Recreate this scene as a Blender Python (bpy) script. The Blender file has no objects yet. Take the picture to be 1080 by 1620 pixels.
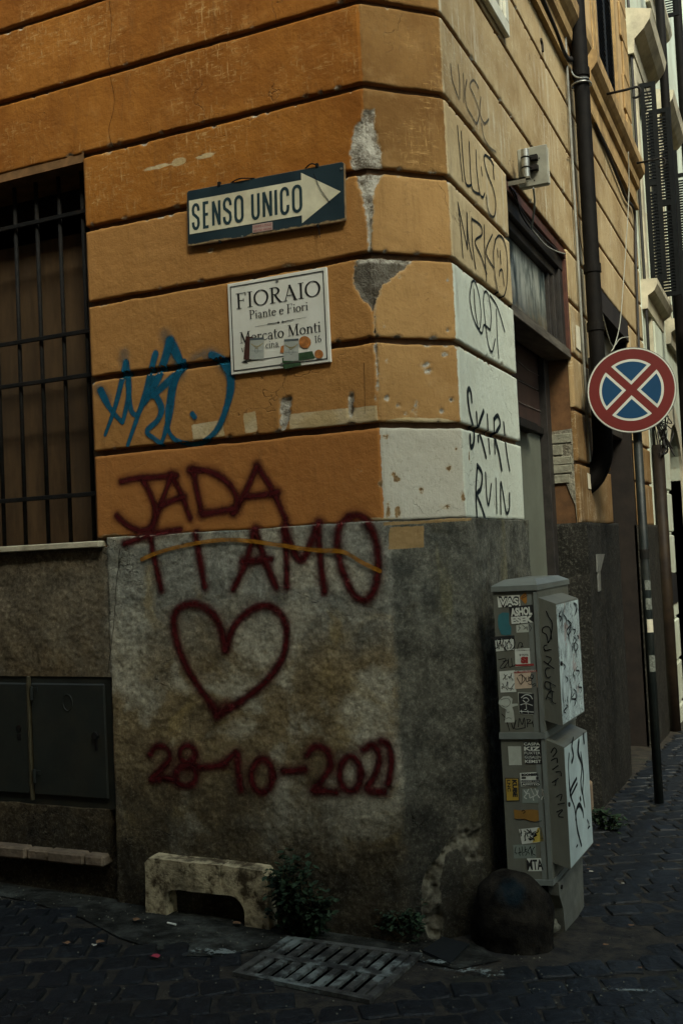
import bpy, math, random
import numpy as np
from mathutils import Vector, Matrix

R_ = math.radians
random.seed(7)
rng = np.random.default_rng(7)
sc = bpy.context.scene
COL = sc.collection

# ------------------------------------------------------------ camera, sky, sun, exposure
F_PX, YAW, PITCH, ROLL = 1598.928, -0.4202, 0.0399, -0.0474
EYE = np.array([1.1822, -3.6, 1.6])
_F = np.array([math.sin(YAW)*math.cos(PITCH), math.cos(YAW)*math.cos(PITCH), math.sin(PITCH)])
_R0 = np.array([math.cos(YAW), -math.sin(YAW), 0.0])
_U0 = np.cross(_R0, _F)
_R = _R0*math.cos(ROLL) + _U0*math.sin(ROLL)
_U = -_R0*math.sin(ROLL) + _U0*math.cos(ROLL)
cam_d = bpy.data.cameras.new('camera')
cam = bpy.data.objects.new('camera', cam_d)
COL.objects.link(cam)
cam.matrix_world = Matrix(((_R[0], _U[0], -_F[0], EYE[0]), (_R[1], _U[1], -_F[1], EYE[1]),
                           (_R[2], _U[2], -_F[2], EYE[2]), (0, 0, 0, 1)))
cam_d.sensor_fit = 'VERTICAL'
cam_d.sensor_height = 36.0
cam_d.lens = F_PX/1620*36.0
cam_d.clip_end = 1000
cam_d.clip_start = 0.05
sc.camera = cam

SUN_EL, SUN_AZ = R_(44), R_(142)          # azimuth measured from +y towards +x
w = bpy.data.worlds.new('World'); sc.world = w; w.use_nodes = True
nt = w.node_tree; nt.nodes.clear()
sky = nt.nodes.new('ShaderNodeTexSky'); sky.sky_type = 'NISHITA'; sky.sun_disc = False
sky.sun_elevation = SUN_EL; sky.sun_rotation = SUN_AZ % (2*math.pi)
sky.air_density = 1.0; sky.dust_density = 6.0; sky.ozone_density = 0.6
tint = nt.nodes.new('ShaderNodeMix'); tint.data_type = 'RGBA'; tint.blend_type = 'MULTIPLY'
tint.inputs[0].default_value = 1.0; tint.inputs[7].default_value = (0.78, 1.0, 1.06, 1)
bg = nt.nodes.new('ShaderNodeBackground'); bg.inputs[1].default_value = 0.075
wo = nt.nodes.new('ShaderNodeOutputWorld')
nt.links.new(sky.outputs[0], tint.inputs[6]); nt.links.new(tint.outputs[2], bg.inputs[0]); nt.links.new(bg.outputs[0], wo.inputs[0])
sd = bpy.data.lights.new('sun', 'SUN'); sd.energy = 1.5; sd.angle = R_(20); sd.color = (1.0, 0.91, 0.72)
sun = bpy.data.objects.new('sun', sd); COL.objects.link(sun)
_sdir = Vector((math.sin(SUN_AZ)*math.cos(SUN_EL), math.cos(SUN_AZ)*math.cos(SUN_EL), math.sin(SUN_EL)))
sun.rotation_euler = (-_sdir).to_track_quat('-Z', 'Y').to_euler()
vs = sc.view_settings
vs.view_transform = 'Standard'; vs.look = 'None'; vs.gamma = 1.0; vs.use_curve_mapping = False
vs.exposure = 1.5
sc.render.engine = 'CYCLES'
sc.cycles.transparent_max_bounces = 24
sc.cycles.max_bounces = 6

# ------------------------------------------------------------ measuring helpers (points of the real planes)
def ray(u, v):
    return _F + (u-540)/F_PX*_R - (v-810)/F_PX*_U
def onL(u, v, off=0.0):
    d = ray(u, v); t = (-off-EYE[1])/d[1]; P = EYE+t*d; return P[0], P[2]
def onR(u, v, off=0.0):
    d = ray(u, v); t = (off-EYE[0])/d[0]; P = EYE+t*d; return P[1], P[2]
def gz(x, y):
    return 0.12-0.05*np.clip(y, -6, 8)-0.02*np.clip(x, -6, 6)
def onG(u, v):
    d = ray(u, v); z = 0.1
    for _ in range(6):
        P = EYE+d*(z-EYE[2])/d[2]; z = float(gz(P[0], P[1]))
    return P[0], P[1], z

class Frame:
    """A flat face: origin, right, up and outward normal."""
    def __init__(s, o, ex, ey):
        s.o = np.array(o, float); s.ex = np.array(ex, float); s.ex /= np.linalg.norm(s.ex)
        s.ey = np.array(ey, float); s.ey /= np.linalg.norm(s.ey); s.n = np.cross(s.ex, s.ey)
    def P(s, a, b, c=0.0):
        return tuple(s.o+s.ex*a+s.ey*b+s.n*c)
    def px(s, u, v, off=0.0):
        d = ray(u, v); o = s.o+s.n*off; t = np.dot(o-EYE, s.n)/np.dot(d, s.n); P = EYE+t*d-s.o
        return float(P@s.ex), float(P@s.ey)
FL = Frame((0, 0, 0), (1, 0, 0), (0, 0, 1))
FR = Frame((0, 0, 0), (0, 1, 0), (0, 0, 1))

# ------------------------------------------------------------ materials
MATS = {}
class N:
    def __init__(s, name):
        s.m = bpy.data.materials.new(name); s.m.use_nodes = True
        s.t = s.m.node_tree; s.t.nodes.clear()
        s.out = s.t.nodes.new('ShaderNodeOutputMaterial')
        s.geo = s.t.nodes.new('ShaderNodeNewGeometry')
        s.pos = s.geo.outputs['Position']
    def new(s, k, **kw):
        n = s.t.nodes.new(k)
        for a, b in kw.items(): setattr(n, a, b)
        return n
    def link(s, a, b): s.t.links.new(a, b)
    def put(s, sock, v):
        if hasattr(v, 'is_output') or isinstance(v, bpy.types.NodeSocket): s.link(v, sock)
        elif v is not None: sock.default_value = v
    def noise(s, scale, detail=4, rough=0.55, vec=None, dist=0.0, stretch=None, w=None):
        n = s.new('ShaderNodeTexNoise'); n.inputs['Scale'].default_value = scale
        n.inputs['Detail'].default_value = detail; n.inputs['Roughness'].default_value = rough
        n.inputs['Distortion'].default_value = dist
        v = vec or s.pos
        if stretch:
            mp = s.new('ShaderNodeMapping'); mp.inputs['Scale'].default_value = stretch
            s.link(v, mp.inputs[0]); v = mp.outputs[0]
        s.link(v, n.inputs['Vector']); return n.outputs[0]
    def vor(s, scale, feat='F1', vec=None, rnd=1.0):
        n = s.new('ShaderNodeTexVoronoi', feature=feat); n.inputs['Scale'].default_value = scale
        n.inputs['Randomness'].default_value = rnd
        s.link(vec or s.pos, n.inputs['Vector']); return n.outputs[0]
    def ramp(s, v, a, b, lo=0.0, hi=1.0):
        n = s.new('ShaderNodeMapRange'); n.interpolation_type = 'SMOOTHSTEP'
        s.put(n.inputs[0], v)
        for i, x in enumerate((a, b, lo, hi)): s.put(n.inputs[i+1], x)
        return n.outputs[0]
    def math(s, op, a, b=None, c=None):
        n = s.new('ShaderNodeMath', operation=op)
        s.put(n.inputs[0], a); s.put(n.inputs[1], b)
        if c is not None: s.put(n.inputs[2], c)
        return n.outputs[0]
    def mix(s, f, a, b, mode='MIX'):
        n = s.new('ShaderNodeMix', data_type='RGBA', blend_type=mode)
        s.put(n.inputs[0], f)
        for i, x in ((6, a), (7, b)):
            if isinstance(x, tuple): x = (x[0], x[1], x[2], 1)
            s.put(n.inputs[i], x)
        return n.outputs[2]
    def attr(s, name):
        n = s.new('ShaderNodeAttribute', attribute_name=name); return n
    def sep(s, v=None):
        n = s.new('ShaderNodeSeparateXYZ'); s.link(v or s.pos, n.inputs[0]); return n.outputs
    def bump(s, h, strength=0.5, dist=0.01, nrm=None):
        n = s.new('ShaderNodeBump'); n.inputs['Strength'].default_value = strength
        n.inputs['Distance'].default_value = dist; s.link(h, n.inputs['Height'])
        if nrm: s.link(nrm, n.inputs['Normal'])
        return n.outputs[0]
    def bsdf(s, col, rough=0.8, nrm=None, metal=0.0, spec=0.3, alpha=None, coat=None):
        b = s.new('ShaderNodeBsdfPrincipled')
        if isinstance(col, tuple): col = (col[0], col[1], col[2], 1)
        s.put(b.inputs['Base Color'], col); s.put(b.inputs['Roughness'], rough)
        b.inputs['Metallic'].default_value = metal; b.inputs['Specular IOR Level'].default_value = spec
        if nrm: s.link(nrm, b.inputs['Normal'])
        if alpha is not None: s.put(b.inputs['Alpha'], alpha)
        s.link(b.outputs[0], s.out.inputs[0]); return b

def simple(name, col, rough=0.7, var=0.25, scale=12, bump=0.2, bscale=60, metal=0.0, spec=0.3, dirt=None, bdist=0.003, grime=0.5, stretch=None):
    if name in MATS: return MATS[name]
    n = N(name)
    a = n.noise(scale, 6, 0.65, stretch=stretch)
    c = n.mix(n.ramp(a, 0.3, 0.7), tuple(x*(1-var) for x in col), tuple(min(1, x*(1+var)) for x in col))
    if dirt:
        d = n.noise(scale*0.35, 7, 0.7, stretch=stretch)
        c = n.mix(n.math('MULTIPLY', n.ramp(d, 0.45, 0.7), grime), c, dirt)
    b = n.noise(bscale, 5, 0.6)
    n.bsdf(c, rough, n.bump(b, bump, bdist), metal, spec)
    MATS[name] = n.m; return n.m

PEEL_A, PEEL_B = (0.52, 0.49, 0.40), (0.16, 0.13, 0.09)
def course_mat(name, cl, cc, cr, dl=0.5, dc=0.5, dr=0.5, scr=0.5, lc=0.353, worn=0.5, pcol=None):
    """Painted stucco: one colour for each face of the corner, with scratches, stains, chips and bare mortar."""
    n = N(name)
    s = n.attr('path').outputs['Fac']
    sn = n.math('ADD', s, n.math('MULTIPLY', n.math('SUBTRACT', n.noise(38, 4, 0.7), 0.5), 0.022))
    mC = n.ramp(sn, -0.003, 0.003); mR = n.ramp(sn, lc-0.004, lc+0.002)
    big = n.noise(1.7, 5, 0.6); mid = n.noise(7, 6, 0.65); fine = n.noise(55, 4, 0.7)
    streak = n.noise(1.0, 6, 0.7, stretch=(9, 9, 1.3))
    def shade(col, d):
        dark = tuple(x*k for x, k in zip(col, (0.60, 0.52, 0.42)))
        light = tuple(min(0.85, x*k+o) for x, k, o in zip(col, (1.16, 1.24, 1.4), (0.01, 0.012, 0.012)))
        c = n.mix(n.math('MULTIPLY', n.ramp(big, 0.35, 0.68), d), col, dark)
        c = n.mix(n.math('MULTIPLY', n.ramp(mid, 0.50, 0.78), d*0.9), c, light)
        c = n.mix(n.math('MULTIPLY', n.ramp(streak, 0.48, 0.75), d*0.55), c, dark)
        return c
    c = n.mix(mC, shade(cl, dl), shade(cc, dc)); c = n.mix(mR, c, shade(cr, dr))
    # scratches: short pale strokes running in a few directions
    w1 = n.noise(1.0, 6, 0.8, stretch=(18, 18, 80), dist=0.5)
    w2 = n.noise(1.0, 5, 0.75, stretch=(80, 80, 12), dist=0.4)
    area = n.ramp(n.noise(2.6, 4, 0.6), 0.44, 0.62)
    sc_ = n.math('MULTIPLY', n.math('MAXIMUM', n.ramp(w1, 0.53, 0.66), n.ramp(w2, 0.55, 0.68)), n.math('MULTIPLY', area, scr))
    c = n.mix(sc_, c, n.mix(mR, (0.55, 0.34, 0.13), (0.50, 0.44, 0.30)))
    # pale rain streaks on the side street wall
    ps = n.math('MULTIPLY', n.ramp(n.noise(1.0, 6, 0.75, stretch=(22, 22, 2.2)), 0.50, 0.66), n.ramp(n.noise(1.5, 4, 0.6), 0.46, 0.60))
    c = n.mix(n.math('MULTIPLY', n.math('MULTIPLY', ps, mR), scr), c, (0.52, 0.48, 0.36))
    rs = n.math('MULTIPLY', n.ramp(n.noise(1.0, 6, 0.75, stretch=(16, 16, 1.6)), 0.52, 0.70), n.ramp(n.noise(1.1, 4, 0.6), 0.44, 0.58))
    c = n.mix(n.math('MULTIPLY', rs, 0.38), c, (0.13, 0.07, 0.025))
    # chips and pits of the old render
    ch = n.math('MULTIPLY', n.ramp(n.noise(26, 5, 0.75), 0.665, 0.70), n.math('MULTIPLY', n.ramp(n.noise(3.1, 3, 0.6), 0.50, 0.62), worn))
    c = n.mix(ch, c, (0.23, 0.15, 0.08))
    # grime: specks and faint hairlines
    c = n.mix(n.math('MULTIPLY', n.ramp(fine, 0.54, 0.75), 0.30), c, (0.10, 0.07, 0.04))
    cr_ = n.ramp(n.vor(2.3, 'DISTANCE_TO_EDGE', n.mixvec(0.10)), 0.0, 0.006, 1.0, 0.0)
    cr_ = n.math('MULTIPLY', cr_, n.ramp(n.noise(1.9, 3), 0.52, 0.60))
    c = n.mix(n.math('MULTIPLY', cr_, 0.45), c, (0.07, 0.045, 0.025))
    # cream filler patches and whitewash smears
    cream = n.attr('cream').outputs['Fac']
    cn = n.math('ADD', cream, n.math('MULTIPLY', n.math('SUBTRACT', n.noise(60, 4, 0.7, stretch=(0.4, 0.4, 1.5)), 0.5), 0.014))
    cf = n.ramp(cn, -0.001, 0.002)
    c = n.mix(n.math('MULTIPLY', cf, 0.85), c, n.mix(n.ramp(mid, 0.4, 0.6), (0.60, 0.50, 0.30), (0.52, 0.40, 0.20)))
    # bare mortar where the render has fallen
    pe = n.attr('peel').outputs['Fac']
    pn = n.math('ADD', pe, n.math('MULTIPLY', n.math('SUBTRACT', n.noise(40, 6, 0.8), 0.5), 0.026))
    pf = n.ramp(pn, -0.0008, 0.0012)
    rim = n.math('MULTIPLY', n.ramp(pn, -0.006, -0.001), n.math('SUBTRACT', 1.0, pf))
    c = n.mix(n.math('MULTIPLY', rim, 0.5), c, (0.45, 0.36, 0.22))
    grit = n.noise(120, 3, 0.7); pm = n.noise(22, 6, 0.7)
    pc = n.mix(n.ramp(pm, 0.42, 0.62), PEEL_A, PEEL_B)
    pc = n.mix(n.ramp(grit, 0.50, 0.68), pc, (0.52, 0.49, 0.41))
    dk = n.attr('soot').outputs['Fac']
    pc = n.mix(n.math('MULTIPLY', dk, 0.8), pc, (0.075, 0.062, 0.042))
    if pcol: pc = n.mix(n.ramp(pm, 0.4, 0.6), pcol, tuple(k*.6 for k in pcol))
    c = n.mix(pf, c, pc)
    # the groove faces keep old brown colour wash
    gm = n.attr('groove').outputs['Fac']
    c = n.mix(n.math('MULTIPLY', gm, 0.85), c, (0.20, 0.11, 0.05))
    h = n.math('MULTIPLY', n.noise(14, 8, 0.68), 1.0)
    h = n.math('ADD', h, n.math('MULTIPLY', w2, 0.18))
    h = n.math('SUBTRACT', h, n.math('MULTIPLY', ch, 0.35))
    h = n.math('SUBTRACT', h, n.math('MULTIPLY', cr_, 0.4))
    h = n.math('ADD', h, n.math('MULTIPLY', pf, n.math('MULTIPLY', grit, 1.1)))
    h = n.math('SUBTRACT', h, n.math('MULTIPLY', pf, 0.5))
    n.bsdf(c, 0.9, n.bump(h, 0.8, 0.010), 0, 0.15)
    MATS[name] = n.m; return n.m
def _mixvec(s, k):
    a = s.new('ShaderNodeTexNoise'); a.inputs['Scale'].default_value = 5; a.inputs['Detail'].default_value = 5
    s.link(s.pos, a.inputs['Vector'])
    m = s.new('ShaderNodeVectorMath', operation='MULTIPLY_ADD')
    s.link(a.outputs[1], m.inputs[0]); m.inputs[1].default_value = (k*4, k*4, k*4); s.link(s.pos, m.inputs[2])
    return m.outputs[0]
N.mixvec = _mixvec

def plinth_mat(name, lc=0.353):
    n = N(name)
    s = n.attr('path').outputs['Fac']; z = n.sep()[2]
    sn = n.math('ADD', s, n.math('MULTIPLY', n.math('SUBTRACT', n.noise(7, 5, 0.7), 0.5), 0.09))
    big = n.noise(2.2, 6, 0.62, dist=0.4); mid = n.noise(9, 7, 0.7); grit = n.noise(52, 7, 1.0)
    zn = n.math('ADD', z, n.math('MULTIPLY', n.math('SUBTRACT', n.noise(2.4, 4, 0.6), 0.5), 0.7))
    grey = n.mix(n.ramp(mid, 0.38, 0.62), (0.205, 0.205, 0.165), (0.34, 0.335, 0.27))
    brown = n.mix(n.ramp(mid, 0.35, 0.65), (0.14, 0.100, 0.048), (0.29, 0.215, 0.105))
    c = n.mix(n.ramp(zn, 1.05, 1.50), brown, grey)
    c = n.mix(n.math('MULTIPLY', n.ramp(big, 0.48, 0.62), 0.85), c, (0.52, 0.48, 0.35))
    c = n.mix(n.math('MULTIPLY', n.ramp(n.noise(3.3, 5, 0.6, dist=0.8), 0.56, 0.70), 0.6), c, (0.33, 0.24, 0.09))
    # rust brown field under the window, darkened further for the dim frame corner
    rb = n.ramp(sn, -1.36, -1.26, 1.0, 0.0)
    c = n.mix(n.math('MULTIPLY', rb, 0.8), c, n.mix(n.ramp(mid, 0.35, 0.65), (0.080, 0.055, 0.028), (0.165, 0.115, 0.058)))
    # sooty, mossy chamfer
    cc = n.ramp(sn, -0.01, 0.03)
    soot = n.mix(n.ramp(mid, 0.36, 0.66), (0.040, 0.042, 0.034), (0.135, 0.135, 0.105))
    soot = n.mix(n.math('MULTIPLY', n.ramp(n.noise(3.0, 4, 0.6, stretch=(2, 2, 0.5)), 0.55, 0.68), 0.5), soot, (0.20, 0.18, 0.085))
    c = n.mix(n.math('MULTIPLY', cc, 0.88), c, soot)
    # shade at the foot put into the colour: an irregular band darkening downwards
    foot_shade = n.ramp(zn, 0.25, 0.95, 1.0, 0.0)
    c = n.mix(n.math('MULTIPLY', foot_shade, 0.88), c, n.mix(n.ramp(mid, 0.4, 0.62), (0.008, 0.007, 0.005), (0.026, 0.021, 0.013)))
    far = n.ramp(sn, 1.3, 1.5)  # side street shade put into the plinth colour beyond the door
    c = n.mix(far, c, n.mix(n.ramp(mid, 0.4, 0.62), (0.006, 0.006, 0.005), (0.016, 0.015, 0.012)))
    c = n.mix(n.ramp(grit, 0.50, 0.66, 0.0, 0.80), c, n.mix(1.0, n.mix(0.12, c, (0.5, 0.48, 0.38)), (2.3, 2.3, 2.2), 'MULTIPLY'))
    c = n.mix(n.ramp(grit, 0.36, 0.49, 0.85, 0.0), c, (0.035, 0.031, 0.022))
    cr_ = n.math('MULTIPLY', n.ramp(n.vor(1.6, 'DISTANCE_TO_EDGE', n.mixvec(0.12)), 0.0, 0.005, 1.0, 0.0), n.ramp(n.noise(1.4, 3), 0.50, 0.56))
    c = n.mix(n.math('MULTIPLY', cr_, 0.7), c, (0.02, 0.018, 0.013))
    pe = n.attr('peel').outputs['Fac']
    pn = n.math('ADD', pe, n.math('MULTIPLY', n.math('SUBTRACT', n.noise(30, 5, 0.75), 0.5), 0.03))
    pf = n.ramp(pn, -0.001, 0.003)
    c = n.mix(pf, c, n.mix(n.ramp(n.noise(16, 6, 0.7), 0.4, 0.62), (0.24, 0.22, 0.155), (0.09, 0.08, 0.055)))
    cream = n.attr('cream').outputs['Fac']
    cf = n.ramp(n.math('ADD', cream, n.math('MULTIPLY', n.math('SUBTRACT', n.noise(50, 4, 0.7), 0.5), 0.010)), -0.001, 0.002)
    c = n.mix(n.math('MULTIPLY', cf, 0.9), c, (0.42, 0.27, 0.11))
    h = n.math('ADD', n.math('MULTIPLY', n.noise(34, 4, 0.6), .6), n.math('MULTIPLY', grit, 1.0))
    h = n.math('ADD', h, n.math('MULTIPLY', n.noise(9, 4, 0.5), .7))
    h = n.math('SUBTRACT', h, n.math('MULTIPLY', cr_, 0.8))
    n.bsdf(c, 0.93, n.bump(h, 0.9, 0.012), 0, 0.15)
    MATS[name] = n.m; return n.m

def spray_mat(name, col, soft=0.35, dens=0.95, grain=0.5, gscale=120):
    """Paint laid on by a can or marker: dense core, speckled edge (uv holds the distance from the stroke's line)."""
    n = N(name)
    uv = n.attr('stroke').outputs['Vector']
    x, y, z_ = n.sep(uv)
    d = n.math('SQRT', n.math('ADD', n.math('MULTIPLY', x, x), n.math('MULTIPLY', y, y)))
    g = n.math('SUBTRACT', n.noise(gscale, 3, 0.8), 0.5)
    d2 = n.math('ADD', d, n.math('MULTIPLY', g, grain))
    a = n.math('MULTIPLY', n.ramp(d2, 1-soft, 1.0, 1.0, 0.0), n.ramp(d, 0.9, 1.0, 1.0, 0.0))
    a = n.math('MULTIPLY', a, n.ramp(n.noise(30, 5, 0.7), 0.25, 0.55, dens*0.80, dens))
    # only the pit shadows of the coarse plinth break the paint
    c = n.mix(n.ramp(n.noise(20, 4, 0.6), 0.3, 0.7), tuple(k*0.8 for k in col), tuple(k*1.2 for k in col))
    h = n.noise(52, 7, 1.0)
    c = n.mix(n.ramp(h, 0.52, 0.68, 0.0, 0.35), c, tuple(min(.5, k*2.6+.02) for k in col)); n.bsdf(c, 0.9, n.bump(h, 0.5, 0.008), 0, 0.1, a)
    MATS[name] = n.m; return n.m

# ------------------------------------------------------------ mesh helpers
class MB:
    def __init__(s): s.v = []; s.f = []; s.a = {}
    def add(s, vs, fs):
        k = len(s.v); s.v += [tuple(map(float, p)) for p in vs]; s.f += [tuple(i+k for i in f) for f in fs]; return s
    def box(s, lo, hi, fr=None, bev=0.0):
        x0, y0, z0 = lo; x1, y1, z1 = hi
        if bev:
            b = min(bev, (x1-x0)*.45, (y1-y0)*.45, (z1-z0)*.45)
            vs = []; fs = []
            idx = {}
            for sx in (0, 1):
                for sy in (0, 1):
                    for sz in (0, 1):
                        c = (x1 if sx else x0, y1 if sy else y0, z1 if sz else z0)
                        ins = (x1-b if sx else x0+b, y1-b if sy else y0+b, z1-b if sz else z0+b)
                        for ax in range(3):
                            p = list(ins); p[ax] = c[ax]; idx[(sx, sy, sz, ax)] = len(vs); vs.append(tuple(p))
            def q(*k): fs.append(tuple(idx[i] for i in k))
            for sgn in (0, 1):
                L = [(sgn, 0, 0, 0), (sgn, 1, 0, 0), (sgn, 1, 1, 0), (sgn, 0, 1, 0)]; q(*(L if sgn else L[::-1]))
                L = [(0, sgn, 0, 1), (0, sgn, 1, 1), (1, sgn, 1, 1), (1, sgn, 0, 1)]; q(*(L if sgn else L[::-1]))
                L = [(0, 0, sgn, 2), (1, 0, sgn, 2), (1, 1, sgn, 2), (0, 1, sgn, 2)]; q(*(L if sgn else L[::-1]))
            for i in (0, 1):
                for j in (0, 1):
                    q((0, i, j, 1), (1, i, j, 1), (1, i, j, 2), (0, i, j, 2))
                    q((i, 0, j, 0), (i, 1, j, 0), (i, 1, j, 2), (i, 0, j, 2))
                    q((i, j, 0, 0), (i, j, 1, 0), (i, j, 1, 1), (i, j, 0, 1))
                    for k in (0, 1): q((i, j, k, 0), (i, j, k, 1), (i, j, k, 2))
        else:
            vs = [(x0, y0, z0), (x1, y0, z0), (x1, y1, z0), (x0, y1, z0), (x0, y0, z1), (x1, y0, z1), (x1, y1, z1), (x0, y1, z1)]
            fs = [(0, 3, 2, 1), (4, 5, 6, 7), (0, 1, 5, 4), (1, 2, 6, 5), (2, 3, 7, 6), (3, 0, 4, 7)]
        if fr: vs = [fr.P(*p) for p in vs]
        return s.add(vs, fs)
    def tube(s, pts, r, n=8, cap=True, closed=False):
        pts = [np.array(p, float) for p in pts]; k0 = len(s.v); m = len(pts)
        rr = r if hasattr(r, '__len__') else [r]*m
        prev = None
        for i, p in enumerate(pts):
            d = pts[min(i+1, m-1)]-pts[max(i-1, 0)]; d /= (np.linalg.norm(d)+1e-12)
            if prev is None:
                a = np.array([0, 0, 1.0]) if abs(d[2]) < .9 else np.array([1.0, 0, 0])
            else: a = prev
            e1 = a-d*np.dot(a, d); e1 /= np.linalg.norm(e1); e2 = np.cross(d, e1); prev = e1
            for j in range(n):
                t = 2*math.pi*j/n; s.v.append(tuple(p+rr[i]*(math.cos(t)*e1+math.sin(t)*e2)))
        for i in range(m-1):
            for j in range(n):
                a = k0+i*n+j; b = k0+i*n+(j+1) % n
                s.f.append((a, b, b+n, a+n))
        if cap:
            s.f.append(tuple(k0+j for j in range(n))[::-1]); s.f.append(tuple(k0+(m-1)*n+j for j in range(n)))
        return s
    def prism(s, poly, d0, d1, fr):
        """polygon in a frame's (a,b), extruded from depth d0 to d1 along its normal"""
        n = len(poly)
        vs = [fr.P(a, b, d0) for a, b in poly]+[fr.P(a, b, d1) for a, b in poly]
        fs = [tuple(range(n))[::-1], tuple(range(n, 2*n))]+[(i, (i+1) % n, (i+1) % n+n, i+n) for i in range(n)]
        return s.add(vs, fs)
    def flat(s, poly, d, fr):
        return s.add([fr.P(a, b, d) for a, b in poly], [tuple(range(len(poly)))])

def link_obj(name, mb, mat, parent=None, loc=None, smooth=False, attrs=None, label=None, kind=None):
    me = bpy.data.meshes.new(name)
    o = bpy.data.objects.new(name, me)
    base = np.zeros(3)
    if parent is not None:
        p = parent
        while p is not None:
            base += np.array(p.location); p = p.parent
        o.parent = parent
    if loc is not None:
        o.location = Vector(tuple(np.array(loc)-base)); org = np.array(loc, float)
    else:
        org = base; o.location = (0, 0, 0)
    if parent is None and loc is None: org = np.zeros(3)
    v = np.array(mb.v, float).reshape(-1, 3)-org
    me.from_pydata(v.tolist(), [], mb.f)
    if attrs:
        for k, a in attrs.items():
            a = np.asarray(a, np.float32)
            if a.ndim == 1:
                at = me.attributes.new(k, 'FLOAT', 'POINT'); at.data.foreach_set('value', a)
            else:
                at = me.attributes.new(k, 'FLOAT_VECTOR', 'POINT'); at.data.foreach_set('vector', a.ravel())
    if smooth: me.polygons.foreach_set('use_smooth', [True]*len(me.polygons))
    if mat: me.materials.append(mat)
    me.update()
    COL.objects.link(o)
    if label: o['label'] = label
    if kind: o['kind'] = kind
    return o

def thing(name, label, cat, loc=(0, 0, 0), group=None):
    o = bpy.data.objects.new(name, None); COL.objects.link(o); o.location = loc
    o.empty_display_size = 0.1
    o['label'] = label; o['category'] = cat
    if group: o['group'] = group
    return o
def tag(o, label, cat, group=None):
    o['label'] = label; o['category'] = cat
    if group: o['group'] = group
    return o
def centre(mb):
    v = np.array(mb.v); c = (v.min(0)+v.max(0))/2; c[2] = v[:, 2].min(); return tuple(c)

# vectorised value noise
_tab = rng.random((64, 64, 64)).astype(np.float64)
def vnoise(P, scale, oct=4, rough=0.5):
    P = np.asarray(P, float)*scale; out = np.zeros(len(P)); amp = 1.0; tot = 0
    for o in range(oct):
        Q = P*(2.03**o)+o*17.3; i = np.floor(Q).astype(int); f = Q-i; f = f*f*(3-2*f); i &= 63; j = (i+1) & 63
        def g(a, b, c): return _tab[a, b, c]
        x0, y0, z0 = i.T; x1, y1, z1 = j.T; fx, fy, fz = f.T
        r = ((g(x0, y0, z0)*(1-fx)+g(x1, y0, z0)*fx)*(1-fy)+(g(x0, y1, z0)*(1-fx)+g(x1, y1, z0)*fx)*fy)*(1-fz) + \
            ((g(x0, y0, z1)*(1-fx)+g(x1, y0, z1)*fx)*(1-fy)+(g(x0, y1, z1)*(1-fx)+g(x1, y1, z1)*fx)*fy)*fz
        out += amp*(r-0.5); tot += amp; amp *= rough
    return out/tot*2

# ------------------------------------------------------------ the corner wall: path coordinate round the chamfer
CH = 0.2496; LC = CH*math.sqrt(2)
C8 = math.tan(R_(22.5))
def pathP(s, z, off):
    """s<0 left wall (x=-CH+s), 0..LC chamfer, >LC right wall (y=CH+(s-LC)); off outwards, corners slightly rounded"""
    s = np.asarray(s, float); off = np.asarray(off, float)+np.zeros_like(s)
    r = 0.012
    t1 = np.clip((s+r)/(2*r), 0, 1); t2 = np.clip((s-LC+r)/(2*r), 0, 1)
    x = np.where(s < 0, -CH+s, np.where(s < LC, -CH+s*math.sqrt(.5), 0.0))
    y = np.where(s < 0, 0.0, np.where(s < LC, s*math.sqrt(.5), CH+s-LC))
    ang = -math.pi/2+math.pi/4*t1+math.pi/4*t2
    nx, ny = np.cos(ang), np.sin(ang)
    rd = 0.004*np.maximum(1-np.abs(s)/r, 0)+0.004*np.maximum(1-np.abs(s-LC)/r, 0)
    k = 1/np.where((t1 > 0) & (t1 < 1) | (t2 > 0) & (t2 < 1), math.cos(R_(15)), 1.0)
    o = off*k-rd
    return x+nx*o, y+ny*o, np.asarray(z, float)+np.zeros_like(x)
def px2path(u, v):
    x, z = onL(u, v)
    if x <= -CH: return x+CH, z
    d = ray(u, v); nn = np.array([1, -1, 0])/math.sqrt(2); t = (-CH/math.sqrt(2)-EYE@nn)/(d@nn); P = EYE+t*d
    s = float((P-np.array([-CH, 0, 0]))@np.array([1, 1, 0])/math.sqrt(2))
    if s <= LC: return s, float(P[2])
    y, z = onR(u, v); return LC+y-CH, z

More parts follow.
